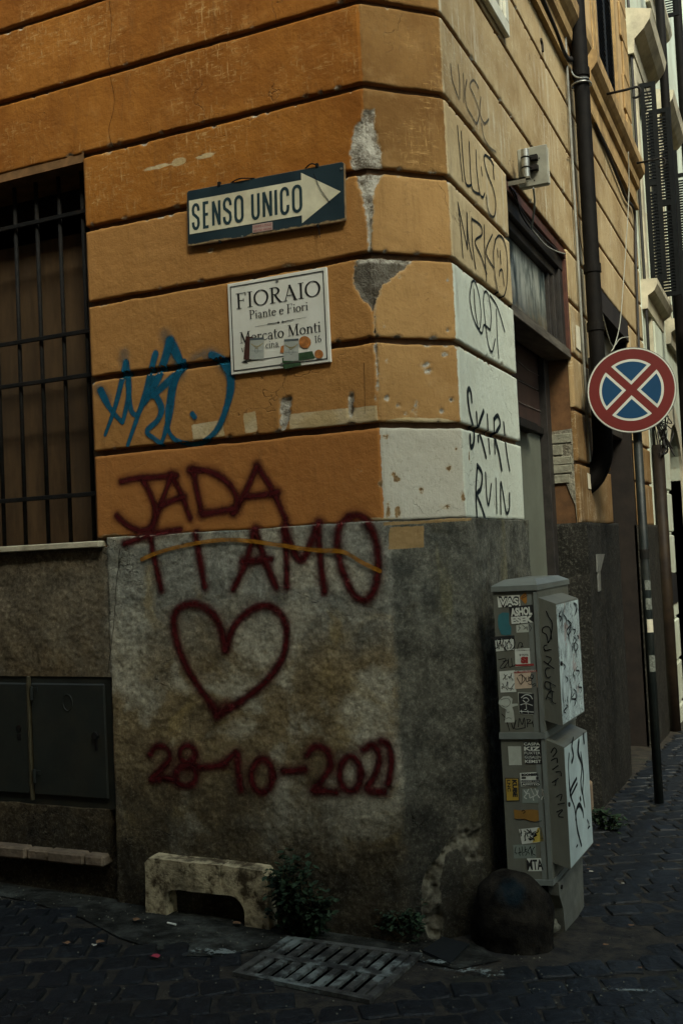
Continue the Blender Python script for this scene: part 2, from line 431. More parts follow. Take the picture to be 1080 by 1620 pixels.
def sdf_poly(S, Z, poly):
    """signed distance, positive inside"""
    P = np.stack([S, Z], 1); d = np.full(len(P), 1e9); ins = np.zeros(len(P), bool); n = len(poly)
    for i in range(n):
        a = np.array(poly[i]); b = np.array(poly[(i+1) % n]); e = b-a; w_ = P-a
        t = np.clip((w_@e)/(e@e+1e-12), 0, 1); dd = np.hypot(*(w_-t[:, None]*e).T); d = np.minimum(d, dd)
        c = ((a[1] <= P[:, 1]) & (b[1] > P[:, 1])) | ((b[1] <= P[:, 1]) & (a[1] > P[:, 1]))
        with np.errstate(divide='ignore', invalid='ignore'):
            xi = a[0]+(P[:, 1]-a[1])/(b[1]-a[1]+1e-15)*(b[0]-a[0])
        ins ^= c & (P[:, 0] < xi)
    return np.where(ins, d, -d)
def field(S, Z, polys, blobs):
    f = np.full(len(S), -0.2)
    for p in polys:
        p = [px2path(*q) for q in p]; a = np.array(p)
        m = (S > a[:, 0].min()-.1) & (S < a[:, 0].max()+.1) & (Z > a[:, 1].min()-.1) & (Z < a[:, 1].max()+.1)
        if m.any(): f[m] = np.maximum(f[m], sdf_poly(S[m], Z[m], p))
    for u, v, rx, ry in blobs:
        s, z = px2path(u, v); k = 0.0026
        a, b = rx*k, ry*k
        q = np.hypot((S-s)/a, (Z-z)/b); f = np.maximum(f, (1-q)*min(a, b))
    return f
# patches read off the wall (photo pixels -> wall plane)
PEEL = [[(575, 175), (592, 173), (594, 190), (592, 200), (598, 222), (604, 240), (604, 262), (607, 270), (600, 285), (594, 295), (590, 318), (590, 345), (588, 372), (587, 402), (583, 402), (582, 370), (578, 345), (574, 325), (571, 300), (563, 275), (556, 262), (553, 245), (556, 220), (561, 200), (572, 190)],
        [(566, 408), (590, 405), (652, 412), (645, 420), (630, 432), (615, 442), (608, 450), (600, 465), (592, 482), (588, 492), (583, 480), (572, 470), (562, 455), (559, 440), (561, 420)],
        [(442, 630), (460, 628), (461, 640), (455, 665), (450, 682), (443, 680)],
        [(551, 622), (558, 622), (559, 645), (556, 668), (550, 660)]]
PEELB = [(622, 751, 5, 4), (626, 757, 4, 5), (665, 775, 3.4, 4), (665, 782, 2.6, 3.5), (710, 741, 4, 5), (628, 810, 6, 9), (614, 807, 4, 10), (611, 690, 4, 3), (733, 787, 3, 5),
         (706, 802, 6, 3.5), (611, 629, 4, 4), (658, 645, 1.6, 6), (631, 641, 2, 2), (653, 649, 1.5, 1.5), (722, 711, 2.5, 2.5), (602, 763, 3, 4), (672, 578, 6, 3), (676, 586, 5, 3),
         (702, 561, 3, 2), (612, 572, 2, 2), (570, 745, 3, 2), (893, 735, 3, 8), (330, 396, 4, 3), (742, 725, 2, 10), (715, 633, 2, 2), (608, 516, 2, 2), (632, 437, 1.5, 1.5),
         (708, 522, 2, 2), (698, 650, 2.4, 2), (641, 655, 2, 2), (708, 443, 2.4, 2.4), (595, 560, 1.4, 30), (175, 850, 22, 3), (594, 630, 2, 3)]
CREAM = [[(303, 672), (352, 664), (356, 690), (306, 696)], [(384, 655), (404, 650), (408, 682), (388, 686)], [(456, 655), (596, 641), (598, 667), (458, 680)],
         [(610, 664), (640, 660), (700, 662), (724, 667), (720, 672), (612, 673)]]
CREAMB = [(283, 256, 15, 7), (250, 264, 30, 3.5), (325, 247, 18, 4), (333, 396, 7, 4), (595, 822, 30, 3), (690, 824, 40, 3)]
PPEEL = [[(716, 1302), (757, 1300), (760, 1360), (735, 1362), (718, 1340), (700, 1350), (690, 1400), (697, 1452), (690, 1485), (672, 1478), (660, 1450), (662, 1400), (672, 1370), (690, 1352)]]
PPATCH = [[(614, 834), (668, 832), (668, 866), (612, 870)], [(606, 826), (740, 820), (740, 824), (606, 832)]]

WZ = [4.750, 4.414, 4.078, 3.742, 3.4025, 3.069, 2.735, 2.4005, 2.070, 1.712]      # lower lips of the grooves, top to bottom
GAP = 0.023
corner = thing('corner_building', 'ochre banded corner house with painted graffiti, street signs and a grey rough plinth', 'building', (-0.25, 0.25, 0.1))

def cyc(cl, cc, cr, **k): return (cl, cc, cr, k)
OLD_L, OLD_C, OLD_R = (0.360, 0.140, 0.022), (0.270, 0.148, 0.048), (0.40, 0.305, 0.165)
NEW_L, NEW_C, NEW_R = (0.43, 0.212, 0.062), (0.43, 0.250, 0.092), (0.52, 0.41, 0.23)
ORG_L, WHC, WHR = (0.42, 0.175, 0.045), (0.52, 0.50, 0.40), (0.62, 0.66, 0.54)
cm = {
    'old': course_mat('ochre_stucco_weathered', OLD_L, OLD_C, OLD_R, 0.95, 0.9, 0.8, 0.9, LC, 0.7),
    'old2': course_mat('ochre_stucco_repainted_side', OLD_L, OLD_C, NEW_R, 0.95, 0.9, 0.4, 0.9, LC, 0.7),
    'new': course_mat('ochre_stucco_repainted', NEW_L, NEW_C, NEW_R, 0.32, 0.55, 0.35, 0.15, LC, 0.9),
    'white': course_mat('ochre_and_white_stucco', NEW_L, NEW_C, WHR, 0.32, 0.55, 0.22, 0.12, LC, 0.9),
    'pier': course_mat('shaded_pier_stucco', OLD_L, OLD_C, (0.20, 0.125, 0.052), 0.95, 0.9, 1.0, 0.5, LC, 0.7),  # old stucco again, side street shade darkened into its colour
    'low': course_mat('orange_and_white_stucco', ORG_L, WHC, WHR, 0.28, 0.22, 0.22, 0.10, LC, 0.6, (0.30, 0.19, 0.085))}

def zt_big(z1): return z1 > 2.1
def course(z0, z1, s0, s1, mat, name='plaster_course', ds=0.009, dz=0.009, depth=0.024, ends=(0, 0), zr=None, peel=True):
    """a raised band of stucco with worn edges, top and bottom faces turned back into the groove"""
    ns = max(2, int(round((s1-s0)/ds))+1)
    S = np.unique(np.concatenate([np.linspace(s0, s1, ns)] + ([np.array([-.012, -.006, 0, .006, .012])] if s0 < -.02 < s1 else []) + ([np.array([LC-.012, LC-.006, LC, LC+.006, LC+.012])] if s0 < LC-.02 and s1 > LC+.02 else [])))
    nz = max(3, int(round((z1-z0)/dz))+1)
    zz = np.linspace(z0+.004, z1-.004, nz)
    rowsz = np.concatenate([[z0+.002, z0, z0+.001], zz, [z1-.001, z1, z1]])
    rowso = np.concatenate([[-depth, -depth*.5, -.004], np.zeros(nz), [-.004, -depth*.5, -depth]])
    groove = np.concatenate([[1, 1, .4], np.zeros(nz), [.25, .8, 1]])
    # columns at both ends turned back too
    So = np.zeros(len(S)); SS = S.copy()
    SS = np.concatenate([[S[0]], SS, [S[-1]]]); So = np.concatenate([[-depth if ends[0] == 0 else -ends[0]], So, [-depth if ends[1] == 0 else -ends[1]]])
    A, Zg = np.meshgrid(SS, rowsz); O1, O2 = np.meshgrid(So, rowso); Gm = np.repeat(groove[:, None], len(SS), 1)
    off = np.minimum(O1, O2)
    a = A.ravel(); zf = Zg.ravel(); of = off.ravel().copy(); P3 = np.stack([a, np.zeros_like(a), zf], 1)
    of += np.where(of > -.006, 0.0022*vnoise(P3, 3.0, 3)+0.0006*vnoise(P3, 30, 2), 0)
    edge = (Gm.ravel() > 0.1) & (Gm.ravel() < .9)
    zf = zf+np.where(edge, 0.0075*vnoise(P3, 8, 5, .75), 0)
    pe = field(a, zf, PEEL if peel else [], PEELB if peel else []); pe = pe+np.where(pe > -.03, .009*vnoise(P3, 26, 4, .65)+.006*vnoise(P3+3, 70, 2), 0); cr = field(a, zf, CREAM if peel else [], CREAMB if peel else [])
    if peel and z1 > 2.1:
        rc = np.random.default_rng(int(z1*1000))
        for _ in range(26):
            cs = rc.uniform(s0, s1); cz = rc.choice([z0+.002, z1-.002]); r_ = rc.uniform(.003, .011); r2 = rc.uniform(.7, 2.2)
            mm = np.abs(a-cs) < .06; qd = np.hypot((a[mm]-cs)/(r_*r2), (zf[mm]-cz)/r_); pe[mm] = np.maximum(pe[mm], (1-qd)*r_)
    soot = ((zf < 2.715) & (zf > 2.4) & (a > -.1) & (a < .2)).astype(float)
    t = np.clip((pe+.001)/.006, 0, 1); big = (pe > 0)
    of -= np.where(of > -.01, t*((0.012 if zt_big(z1) else 0.003)+(0.009 if zt_big(z1) else 0.001)*vnoise(P3, 28, 4, .7)), 0)
    x, y, z = pathP(a, zf, of)
    mb = MB(); mb.v = list(zip(x.tolist(), y.tolist(), z.tolist()))
    nc = len(SS); nr = len(rowsz)
    ii = (np.arange(nr-1)[:, None]*nc+np.arange(nc-1)[None, :]).ravel()
    mb.f = np.stack([ii, ii+1, ii+nc+1, ii+nc], 1).tolist()
    return link_obj(name, mb, mat, corner, smooth=True,
                    attrs={'path': a, 'peel': pe, 'cream': cr, 'groove': Gm.ravel(), 'soot': soot})

WX0, WX1 = -2.85, -1.597     # grille window on the left wall
DY0, DY1 = 1.193, 2.62       # shop door on the right wall
PY1, EY0, EY1 = 3.80, 5.16, 6.08   # pier, second opening, end pier
sW0, sW1 = WX0+CH, WX1+CH
def sR(y): return LC+y-CH
TOPZ = 4.66
for k in range(9):
    zt = WZ[k]; zb = WZ[k+1]+GAP
    zt = min(zt, TOPZ)
    m = cm['old'] if k < 4 else cm['old2'] if k == 4 else cm['new'] if k == 5 else cm['white'] if k in (6, 7) else cm['low']
    if k == 8: zb = WZ[9]+.002
    coarse = dict(ds=.02, dz=.02)
    if zt > 3.41:      # above all the openings
        course(zb, zt, -2.35, sR(2.9), m)
        course(zb, zt, sR(2.9)+.002, sR(EY1), cm['old'], ds=.04, dz=.02, peel=False)
        course(zb, zt, -4.9, -2.352, m, ds=.05, dz=.03, peel=False)
    else:
        course(zb, zt, sW1, sR(DY0), m, ends=(0, .10))
        course(zb, zt, sR(DY1), sR(PY1), cm['old'] if k < 7 else cm['pier'], ends=(.03, .03), ds=.02, dz=.02, peel=False)
        if k >= 6 or True: course(zb, zt, sR(EY0), sR(EY1), cm['old'] if k < 7 else cm['pier'], ds=.02, dz=.02, peel=False)
        course(zb, zt, -4.9, sW0, m, ds=.05, dz=.03, peel=False)
# second opening's head: bands over it above 3.28
mbk = MB()
core_m = simple('brown_groove_render', (0.13, 0.075, 0.036), 0.9, 0.3, 18, 0.5, 70)
D = 0.0235
def seg(s0, s1, z0, z1):
    ss = sorted(set([s0, s1]+[q for q in (-.006, .006, LC-.006, LC+.006) if s0 < q < s1]))
    for a, b in zip(ss[:-1], ss[1:]):
        xs, ys, _ = pathP(np.array([a, b]), 0, -D)
        mbk.add([(xs[0], ys[0], z0), (xs[1], ys[1], z0), (xs[1], ys[1], z1), (xs[0], ys[0], z1)], [(0, 1, 2, 3)])
seg(-4.9, sR(EY1), 3.40, TOPZ)
for a, b in ((-4.9, sW0-.002), (sW1+.002, sR(DY0)-.002), (sR(DY1)+.002, sR(PY1)-.002), (sR(EY0)+.002, sR(EY1))): seg(a, b, 1.70, 3.40)
link_obj('wall_core', mbk, core_m, corner)

# upper storey above the band (outside the frame but there)
up = MB()
up_m = simple('pale_ochre_upper_wall', (0.42, 0.29, 0.14), 0.9, 0.15, 3, 0.3, 60, dirt=(0.30, 0.2, 0.1))
up.box((-5.2, 0.0, TOPZ+.0), (-CH, 0.3, 10.5)); 
up.add([(-CH, 0, TOPZ), (0, CH, TOPZ), (0, CH, 10.5), (-CH, 0, 10.5)], [(0, 1, 2, 3)])
link_obj('upper_wall', up, up_m, corner)
upr = MB()
def wallR(mb, y0, y1, z0, z1, x=0.0, t=0.3): mb.box((x-t, y0, z0), (x, y1, z1))
WBY0, WBY1, WBZ0 = 4.32, 5.22, 5.12
wallR(upr, CH, 2.2, TOPZ, 10.5); wallR(upr, 2.2, 3.3, TOPZ, 5.15); wallR(upr, 2.2, 3.3, 7.2, 10.5)
wallR(upr, 3.3, WBY0, TOPZ, 10.5); wallR(upr, WBY0, WBY1, TOPZ, WBZ0); wallR(upr, WBY0, WBY1, 7.3, 10.5); wallR(upr, WBY1, EY1, TOPZ, 10.5)
link_obj('upper_wall', upr, up_m, corner)
body = MB(); body.box((-5.2, 0.5, 0), (-0.75, 6.0, 10.4)); link_obj('inner_wall', body, simple('inner_dark', (0.05, 0.04, 0.03), 0.95), corner)
rf = MB(); rf.box((-5.4, -0.35, 10.5), (0.35, 6.2, 10.7)); link_obj('roof', rf, simple('roof_tile', (0.25, 0.12, 0.07), 0.9), corner)

# ------------------------------------------------------------ plinth
pm = plinth_mat('rough_grey_plinth')
PO = 0.012
def plinth(s0, s1, z0, z1, off=PO, res=.0068, name='plinth', ends=(.05, .05), batter=0.02):
    ns = int((s1-s0)/res)+2; nz = int((z1-z0)/res)+2
    S = np.linspace(s0, s1, ns); Zr = np.linspace(z0, z1, nz)
    SS = np.concatenate([[s0], S, [s1]]); So = np.concatenate([[-ends[0]], np.full(ns, off), [-ends[1]]])
    ZZ = np.concatenate([Zr, [z1]]); Zo = np.concatenate([np.full(nz, 9.), [-.02]])
    A, Zg = np.meshgrid(SS, ZZ); O1, O2 = np.meshgrid(So, Zo); of = np.minimum(O1, O2).ravel(); a = A.ravel(); zf = Zg.ravel()
    P3 = np.stack([a, np.zeros_like(a), zf], 1)
    front = of > off-.001
    pe = field(a, zf, PPEEL, []); pc = field(a, zf, PPATCH, [])
    of = of+np.where(front, 0.006*vnoise(P3, 3.2, 4, .6)+0.0035*vnoise(P3, 22, 3, .7)+.0030*vnoise(P3, 62, 2, .6)+batter*np.clip((1.0-zf), 0, 1), 0)
    # broken masonry low on the chamfer
    t = np.clip((pe+.004)/.02, 0, 1)
    of += np.where(front, t*(-0.014+0.075*vnoise(P3, 11, 5, .65)), 0)
    zf2 = zf+np.where(zf > z1-.001, 0.006*vnoise(P3, 8, 3), 0)
    x, y, z = pathP(a, zf2, of)
    mb = MB(); mb.v = list(zip(x.tolist(), y.tolist(), z.tolist())); nc = len(SS); nr = len(ZZ)
    ii = (np.arange(nr-1)[:, None]*nc+np.arange(nc-1)[None, :]).ravel()
    mb.f = np.stack([ii, ii+1, ii+nc+1, ii+nc], 1).tolist()
    return link_obj(name, mb, pm, corner, smooth=True, attrs={'path': a, 'peel': pe, 'cream': pc})
VX1, VZ0, VZ1 = -1.585, 0.535, 1.108     # metal vent doors
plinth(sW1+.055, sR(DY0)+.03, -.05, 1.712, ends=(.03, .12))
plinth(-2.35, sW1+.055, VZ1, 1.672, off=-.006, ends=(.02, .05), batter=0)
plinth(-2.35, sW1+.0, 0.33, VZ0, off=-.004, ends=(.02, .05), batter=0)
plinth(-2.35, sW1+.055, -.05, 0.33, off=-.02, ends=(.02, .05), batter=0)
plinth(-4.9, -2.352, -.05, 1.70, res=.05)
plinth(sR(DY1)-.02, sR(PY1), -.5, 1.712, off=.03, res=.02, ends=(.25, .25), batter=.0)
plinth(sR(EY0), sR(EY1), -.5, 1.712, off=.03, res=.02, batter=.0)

# ------------------------------------------------------------ left window: recess, board, grille, stone sill
rev_m = simple('window_reveal_render', (0.20, 0.105, 0.04), 0.9, 0.25, 14, 0.4, 60, dirt=(0.08, 0.05, 0.02))
rv = MB()
RD = 0.25
rv.add([(WX1, .027, 1.70), (WX1, RD, 1.70), (WX1, RD, 3.41), (WX1, .027, 3.41)], [(0, 1, 2, 3)])
rv.add([(WX0, .027, 1.70), (WX0, RD, 1.70), (WX0, RD, 3.41), (WX0, .027, 3.41)], [(3, 2, 1, 0)])
rv.add([(WX0, .0, 3.385), (WX1, .0, 3.385), (WX1, RD, 3.385), (WX0, RD, 3.385)], [(0, 1, 2, 3)])
rv.add([(WX0, .004, 3.385), (WX1, .004, 3.385), (WX1, .004, 3.429), (WX0, .004, 3.429)], [(3, 2, 1, 0)])
rv.box((WX0-.05, .02, 1.60), (WX1+.03, RD+.2, 1.68))
win = link_obj('barred_window', rv, rev_m, corner, label='tall barred window with a brown board behind its iron grille')
bd = MB(); bd.box((WX0, RD-.03, 1.68), (WX1, RD-.005, 3.16))
link_obj('window_board', bd, simple('brown_window_board', (0.080, 0.048, 0.021), 0.75, 0.3, 5, 0.3, 40, dirt=(0.05, 0.035, 0.02), stretch=(3, 3, .6)), win)
bk = MB(); bk.box((WX0, RD+.25, 1.68), (WX1, RD+.27, 3.4)); link_obj('window_back', bk, simple('black_room', (0.006, 0.006, 0.006), 0.9), win)
iron = simple('black_iron', (0.009, 0.009, 0.008), 0.75, 0.4, 40, 0.5, 120, dirt=(0.022, 0.014, 0.009), grime=.6, spec=.15)
bx = [-1.679, -1.810, -1.940, -2.070, -2.200, -2.33, -2.46, -2.59, -2.72]
for x in bx:
    m = MB(); j = random.uniform(-.003, .003)
    m.tube([(x+j, .085, 1.69), (x, .085, 2.5), (x-j, .085, 3.385)], .0095, 8)
    link_obj('window_bar', m, iron, win, smooth=True)
for z in (3.197, 2.652, 2.453, 1.918):
    m = MB(); m.box((WX0-.02, .062, z-.014), (WX1+.02, .072, z+.006), bev=.002); link_obj('grille_rail', m, iron, win)
stone_w = simple('pale_weathered_stone', (0.50, 0.45, 0.31), 0.85, 0.25, 9, 0.6, 50, dirt=(0.14, 0.11, 0.06), bdist=.006, grime=.7)
m = MB(); m.box((WX0-.04, -.030, 1.672), (WX1+.025, .06, 1.700), bev=.004); link_obj('window_sill', m, stone_w, win)

# metal meter doors under the window
met = simple('dark_green_steel', (0.018, 0.021, 0.016), 0.6, 0.2, 9, 0.15, 60, dirt=(0.05, 0.04, 0.022), grime=.4, spec=.4)
vent = MB(); vent.box((-3.1, .012, VZ0), (VX1+.02, .022, VZ1+.01)); hatch = link_obj('meter_hatch', vent, met, corner, label='pair of dark green steel meter doors under the barred window')
for (a, b) in ((-2.01+.012, VX1-.006), (-2.47, -2.01-.012)):
    m = MB(); m.box((a, -.004, VZ0+.045), (b, .010, VZ1-.03), bev=.006); link_obj('hatch_door', m, met, hatch)
m = MB(); m.box((-2.016, -.010, VZ0+.02), (-2.004, .010, VZ1), bev=.002); link_obj('hatch_mullion', m, simple('rubbed_brass_edge', (0.07, 0.058, 0.03), 0.6), hatch)
for z in (1.035, .665):
    m = MB(); m.tube([(-1.985, -.012, z-.03), (-1.985, -.012, z+.03)], .007, 8); m.box((-1.985, -.008, z+.005), (-1.955, -.003, z+.025)); link_obj('hinge', m, met, hatch)
m = MB(); m.tube([(-1.642, -.004, .855), (-1.642, -.018, .855)], .016, 12); m.box((-1.648, -.010, .79), (-1.636, -.004, .85)); link_obj('hatch_knob', m, iron, hatch, smooth=False)
m = MB(); m.tube([(-2.07, -.004, .875), (-2.07, -.010, .875)], .014, 12); m.box((-2.078, -.008, .82), (-2.062, -.004, .85)); link_obj('hatch_lock', m, iron, hatch)
m = MB(); ring = [(-1.79+.026*math.cos(t), -.006, .995+.036*math.sin(t)) for t in np.linspace(0, 2*math.pi, 25)]; m.tube(ring, .0022, 6, cap=False); link_obj('oval_emblem', m, met, hatch)
# stone ledge below
led_m = simple('pinkish_ledge_stone', (0.17, 0.125, 0.08), 0.9, 0.3, 16, 0.9, 45, dirt=(0.09, 0.065, 0.04), bdist=.008, grime=.8)
for a, b in ((-1.60, -1.70), (-1.703, -1.90), (-1.903, -2.02), (-2.023, -2.33)):
    m = MB(); m.box((b, -.045+random.uniform(-.006, .006), .30), (a, .05, .352+random.uniform(-.004, .004)), bev=.009); link_obj('ledge_stone', m, led_m, corner)

# ------------------------------------------------------------ shop door A on the right wall
rvR = MB()
rv2 = simple('door_reveal_ochre', (0.095, 0.046, 0.017), 0.9, 0.35, 8, 0.4, 60, dirt=(0.035, 0.024, 0.012), grime=.8)
def revR(mb, y, z0, z1, x0, x1, s):
    q = [(x0, y, z0), (x1, y, z0), (x1, y, z1), (x0, y, z1)]; mb.add(q, [(0, 1, 2, 3) if s > 0 else (3, 2, 1, 0)])
revR(rvR, DY0, -.3, 3.39, -.75, -.05, 1); revR(rvR, DY1+.003, 1.70, 3.39, -.75, -.028, -1)
rvR.add([(-.75, DY0, 3.39), (-.02, DY0, 3.39), (-.02, DY1, 3.39), (-.75, DY1, 3.39)], [(3, 2, 1, 0)])
door = link_obj('shop_doorway', rvR, rv2, corner, label='recessed shop doorway with a smeared transom and a grey green door')
m = MB(); m.box((-.75, DY1-.01, -.3), (.02, DY1+.10, 1.705)); link_obj('reveal_plinth', m, simple('alley_shade_render', (0.016, 0.014, 0.010), 0.95, 0.4, 10, 0.9, 50, dirt=(0.040, 0.034, 0.022), bdist=.01), door)  # side street shade put into this render's dark colour
blk = simple('sooty_black_wood', (0.018, 0.016, 0.014), 0.6, 0.4, 14, 0.4, 60, dirt=(0.05, 0.04, 0.03))
redw = simple('red_brown_trim', (0.070, 0.026, 0.016), 0.6, 0.3, 18, 0.3, 60, dirt=(0.02, 0.015, 0.01))
green = simple('grey_green_door', (0.115, 0.125, 0.095), 0.75, 0.12, 3, 0.12, 30, dirt=(0.07, 0.07, 0.05), grime=.5)
dkred = simple('dark_maroon_shutter', (0.034, 0.020, 0.016), 0.6, 0.3, 6, 0.2, 50)
def boxR(mb, y0, y1, z0, z1, x0, x1, bev=.003): return mb.box((x0, y0, z0), (x1, y1, z1), bev=bev)
link_obj('door_leaf', boxR(MB(), 1.24, 2.50, -.1, 2.26, -.24, -.20), green, door)
link_obj('door_panel', boxR(MB(), 1.24, 2.50, 2.30, 2.52, -.235, -.19), dkred, door)
link_obj('door_panel', boxR(MB(), 1.24, 2.50, 2.53, 2.77, -.235, -.19), dkred, door)
link_obj('door_frame', boxR(MB(), 2.50, 2.615, -.1, 2.78, -.26, -.15), blk, door)
link_obj('door_frame', boxR(MB(), 1.20, 1.245, -.1, 2.78, -.26, -.17), blk, door)
m = MB(); boxR(m, 1.25, 2.50, 2.255, 2.30, -.21, -.175); boxR(m, 1.75, 2.15, 2.235, 2.285, -.20, -.13); link_obj('lock_bar', m, iron, door)
for z0, a, b in ((2.525, 1.3, 2.45), (2.40, 1.6, 2.5), (2.62, 2.0, 2.5)):
    m = MB(); m.tube([(-.186, a, z0+.01), (-.185, (a+b)/2, z0-.006), (-.186, b, z0)], .0022, 5); link_obj('scratch', m, simple('pale_scratch', (0.18, 0.16, 0.14), 0.8), door)
# transom: outer trim, black frame, smeared pane, dusty bottom rail
TZ0, TZ1 = 2.745, 3.385
m = MB(); boxR(m, DY0+.002, DY1, 3.335, TZ1, -.10, -.004); boxR(m, DY1-.035, DY1, TZ0, 3.333, -.10, -.004); link_obj('transom_trim', m, redw, door)
m = MB(); boxR(m, DY0+.002, DY1-.037, 3.255, 3.333, -.10, -.022); boxR(m, DY1-.13, DY1-.037, TZ0+.03, 3.253, -.10, -.026)
boxR(m, DY0+.002, DY1-.132, 3.20, 3.253, -.11, -.048); boxR(m, DY1-.21, DY1-.132, TZ0+.03, 3.198, -.11, -.045); boxR(m, DY1-.28, DY1-.212, TZ0+.03, 3.198, -.11, -.062); link_obj('transom_frame', m, blk, door)
n = N('smeared_transom_paint')
st = n.noise(1.0, 6, 0.7, stretch=(7, 7, 2.0), dist=.3); zc = n.ramp(n.sep()[2], TZ0+.05, TZ0+.30)
c = n.mix(n.ramp(st, 0.38, 0.62), (0.014, 0.034, 0.038), (0.34, 0.36, 0.31))
c = n.mix(n.math('MULTIPLY', n.ramp(n.noise(1.0, 5, .6, stretch=(14, 14, 3)), .56, .68), .7), c, (0.60, 0.62, 0.54))
c = n.mix(zc, n.mix(n.ramp(n.noise(18, 5), .4, .6), (0.016, 0.024, 0.026), (0.11, 0.085, 0.05)), c)
n.bsdf(c, n.ramp(st, .3, .7, .55, .3), n.bump(st, .2, .004), 0, .5); smear = n.m
link_obj('transom_pane', boxR(MB(), DY0+.002, DY1-.28, TZ0+.03, 3.20, -.10, -.085), smear, door)
m = MB(); boxR(m, DY0+.002, DY1-.002, TZ0-.025, TZ0+.028, -.16, -.006); link_obj('transom_rail', m, simple('dusty_wood_rail', (0.075, 0.065, 0.048), .8, .4, 12, .5, 60, dirt=(0.20, 0.18, 0.14), stretch=(1, .3, 3)), door)
m = MB(); boxR(m, DY0, DY1, 3.0, 3.39, -.5, -.2); link_obj('transom_backing', m, blk, door)
# exposed masonry on the right jamb
patch = [(866, 684), (905, 678), (911, 700), (912, 740), (912, 800), (919, 829), (910, 800), (895, 765), (878, 752), (868, 748)]
FJ = Frame((0, DY1+.001, 0), (1, 0, 0), (0, 0, 1))
pts = [FJ.px(*q) for q in patch]; pts = [(min(a, -.0275), b) for a, b in pts]
mort = simple('exposed_mortar', (0.21, 0.195, 0.145), 0.95, 0.45, 30, 1.0, 90, dirt=(0.07, 0.06, 0.04), bdist=.01, grime=.8)
m = MB(); m.prism(pts, 0, .006, FJ); link_obj('mortar_patch', m, mort, door)
tuf = simple('pale_tufa_block', (0.19, 0.185, 0.135), 0.9, 0.25, 22, 0.8, 70, dirt=(0.15, 0.13, 0.09), bdist=.008)
for (u0, v0, u1, v1) in ((871, 688, 905, 700), (872, 724, 905, 734), (874, 737, 905, 748), (876, 752, 902, 764), (872, 705, 890, 720)):
    a0, b1 = FJ.px(u0, v0); a1, b0 = FJ.px(u1, v1)
    m = MB(); m.box((a0, b0, .005), (min(a1, -.032), b1, .014), FJ, bev=.005); link_obj('masonry_block', m, tuf, door)
# step of the door
m = MB(); m.box((-.74, DY0+.01, -.2), (-.02, DY1-.02, .16), bev=.01); link_obj('door_step', m, led_m, door)

# ------------------------------------------------------------ pier reveal and second opening (B)
m = MB(); revR(m, PY1, -.5, 3.40, -.6, -.03, 1); revR(m, EY0, -.5, 3.40, -.6, -.03, -1)
m.add([(-.6, PY1, 3.26), (-.005, PY1, 3.26), (-.005, EY0, 3.26), (-.6, EY0, 3.26)], [(3, 2, 1, 0)])
m.box((-.25, PY1, 3.262), (-.004, EY0, 3.425))
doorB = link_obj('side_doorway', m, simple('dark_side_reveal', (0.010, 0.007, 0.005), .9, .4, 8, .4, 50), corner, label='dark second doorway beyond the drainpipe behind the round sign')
for i in range(9):
    z = 2.66-.115*i
    m = MB(); m.box((-.21, PY1+.001, z), (-.055+random.uniform(-.01, .01), PY1+.012, z+.100), bev=.006)
    link_obj('stone_block', m, simple('dark_jamb_block', (0.060, 0.060, 0.045), .9, .3, 20, .8, 60, bdist=.008), doorB)
link_obj('transom_pane', boxR(MB(), PY1+.03, EY0-.03, 2.50, 3.24, -.14, -.12), simple('dusty_grey_glass', (0.10, 0.115, 0.11), .35, .3, 5, .1, 40, dirt=(0.18, 0.18, 0.15)), doorB)
link_obj('door_leaf', boxR(MB(), PY1+.03, EY0-.03, -.3, 2.44, -.34, -.30), simple('brown_black_door', (0.008, 0.006, 0.005), .9, .3, 6, spec=.05), doorB)
link_obj('door_frame', boxR(MB(), PY1+.01, EY0-.01, 2.44, 2.50, -.34, -.10), blk, doorB)

# ------------------------------------------------------------ mouldings, window B and string band on the right wall
mold = simple('ochre_stucco_moulding', (0.34, 0.225, 0.095), 0.88, 0.25, 9, 0.5, 60, dirt=(0.16, 0.10, 0.045), grime=.7)
mold2 = simple('ochre_stucco_moulding_brown', (0.22, 0.125, 0.05), 0.88, 0.25, 9, 0.5, 60)
def profileR(mb, prof, y0, y1):
    """profile in (x,z), swept along y"""
    n = len(prof); vs = [(x, y0, z) for x, z in prof]+[(x, y1, z) for x, z in prof]
    mb.add(vs, [tuple(range(n)), tuple(range(n, 2*n))[::-1]]+[(i, i+n, (i+1) % n+n, (i+1) % n) for i in range(n)]); return mb
sill_prof = [(-.02, 4.66), (.030, 4.66), (.032, 4.70), (.018, 4.715), (.018, 4.84), (.045, 4.86), (.052, 4.90), (.052, 4.93), (.075, 4.955), (.10, 4.99), (.105, 5.04), (.105, 5.07), (.0, 5.11), (-.02, 5.11)]
strip_prof = [(x, z) for x, z in sill_prof]
link_obj('sill_band', profileR(MB(), sill_prof, CH+.8, 3.42), mold, corner, label='ochre moulded sill band left of the drainpipe')
link_obj('sill_band', profileR(MB(), sill_prof, 3.62, EY1+.02), mold, corner, label='ochre moulded sill band right of the drainpipe')
wf = MB()
def frameR(mb, y0, y1, z0, z1, w, x0, x1):
    boxR(mb, y0-w, y0, z0, z1+w, x0, x1); boxR(mb, y1, y1+w, z0, z1+w, x0, x1); boxR(mb, y0, y1, z1, z1+w, x0, x1)
frameR(wf, WBY0, WBY1, WBZ0-.01, 7.3, .22, 0.0, .010); frameR(wf, WBY0-.0, WBY1+.0, WBZ0-.01, 7.3, .10, .010, .016)
boxR(wf, WBY0, WBY0+.05, WBZ0, 7.3, -.16, -.03); boxR(wf, WBY1-.05, WBY1, WBZ0, 7.3, -.16, .03)
winB = link_obj('shuttered_window', wf, mold, corner, label='upper window with closed louvred shutters above the round sign')
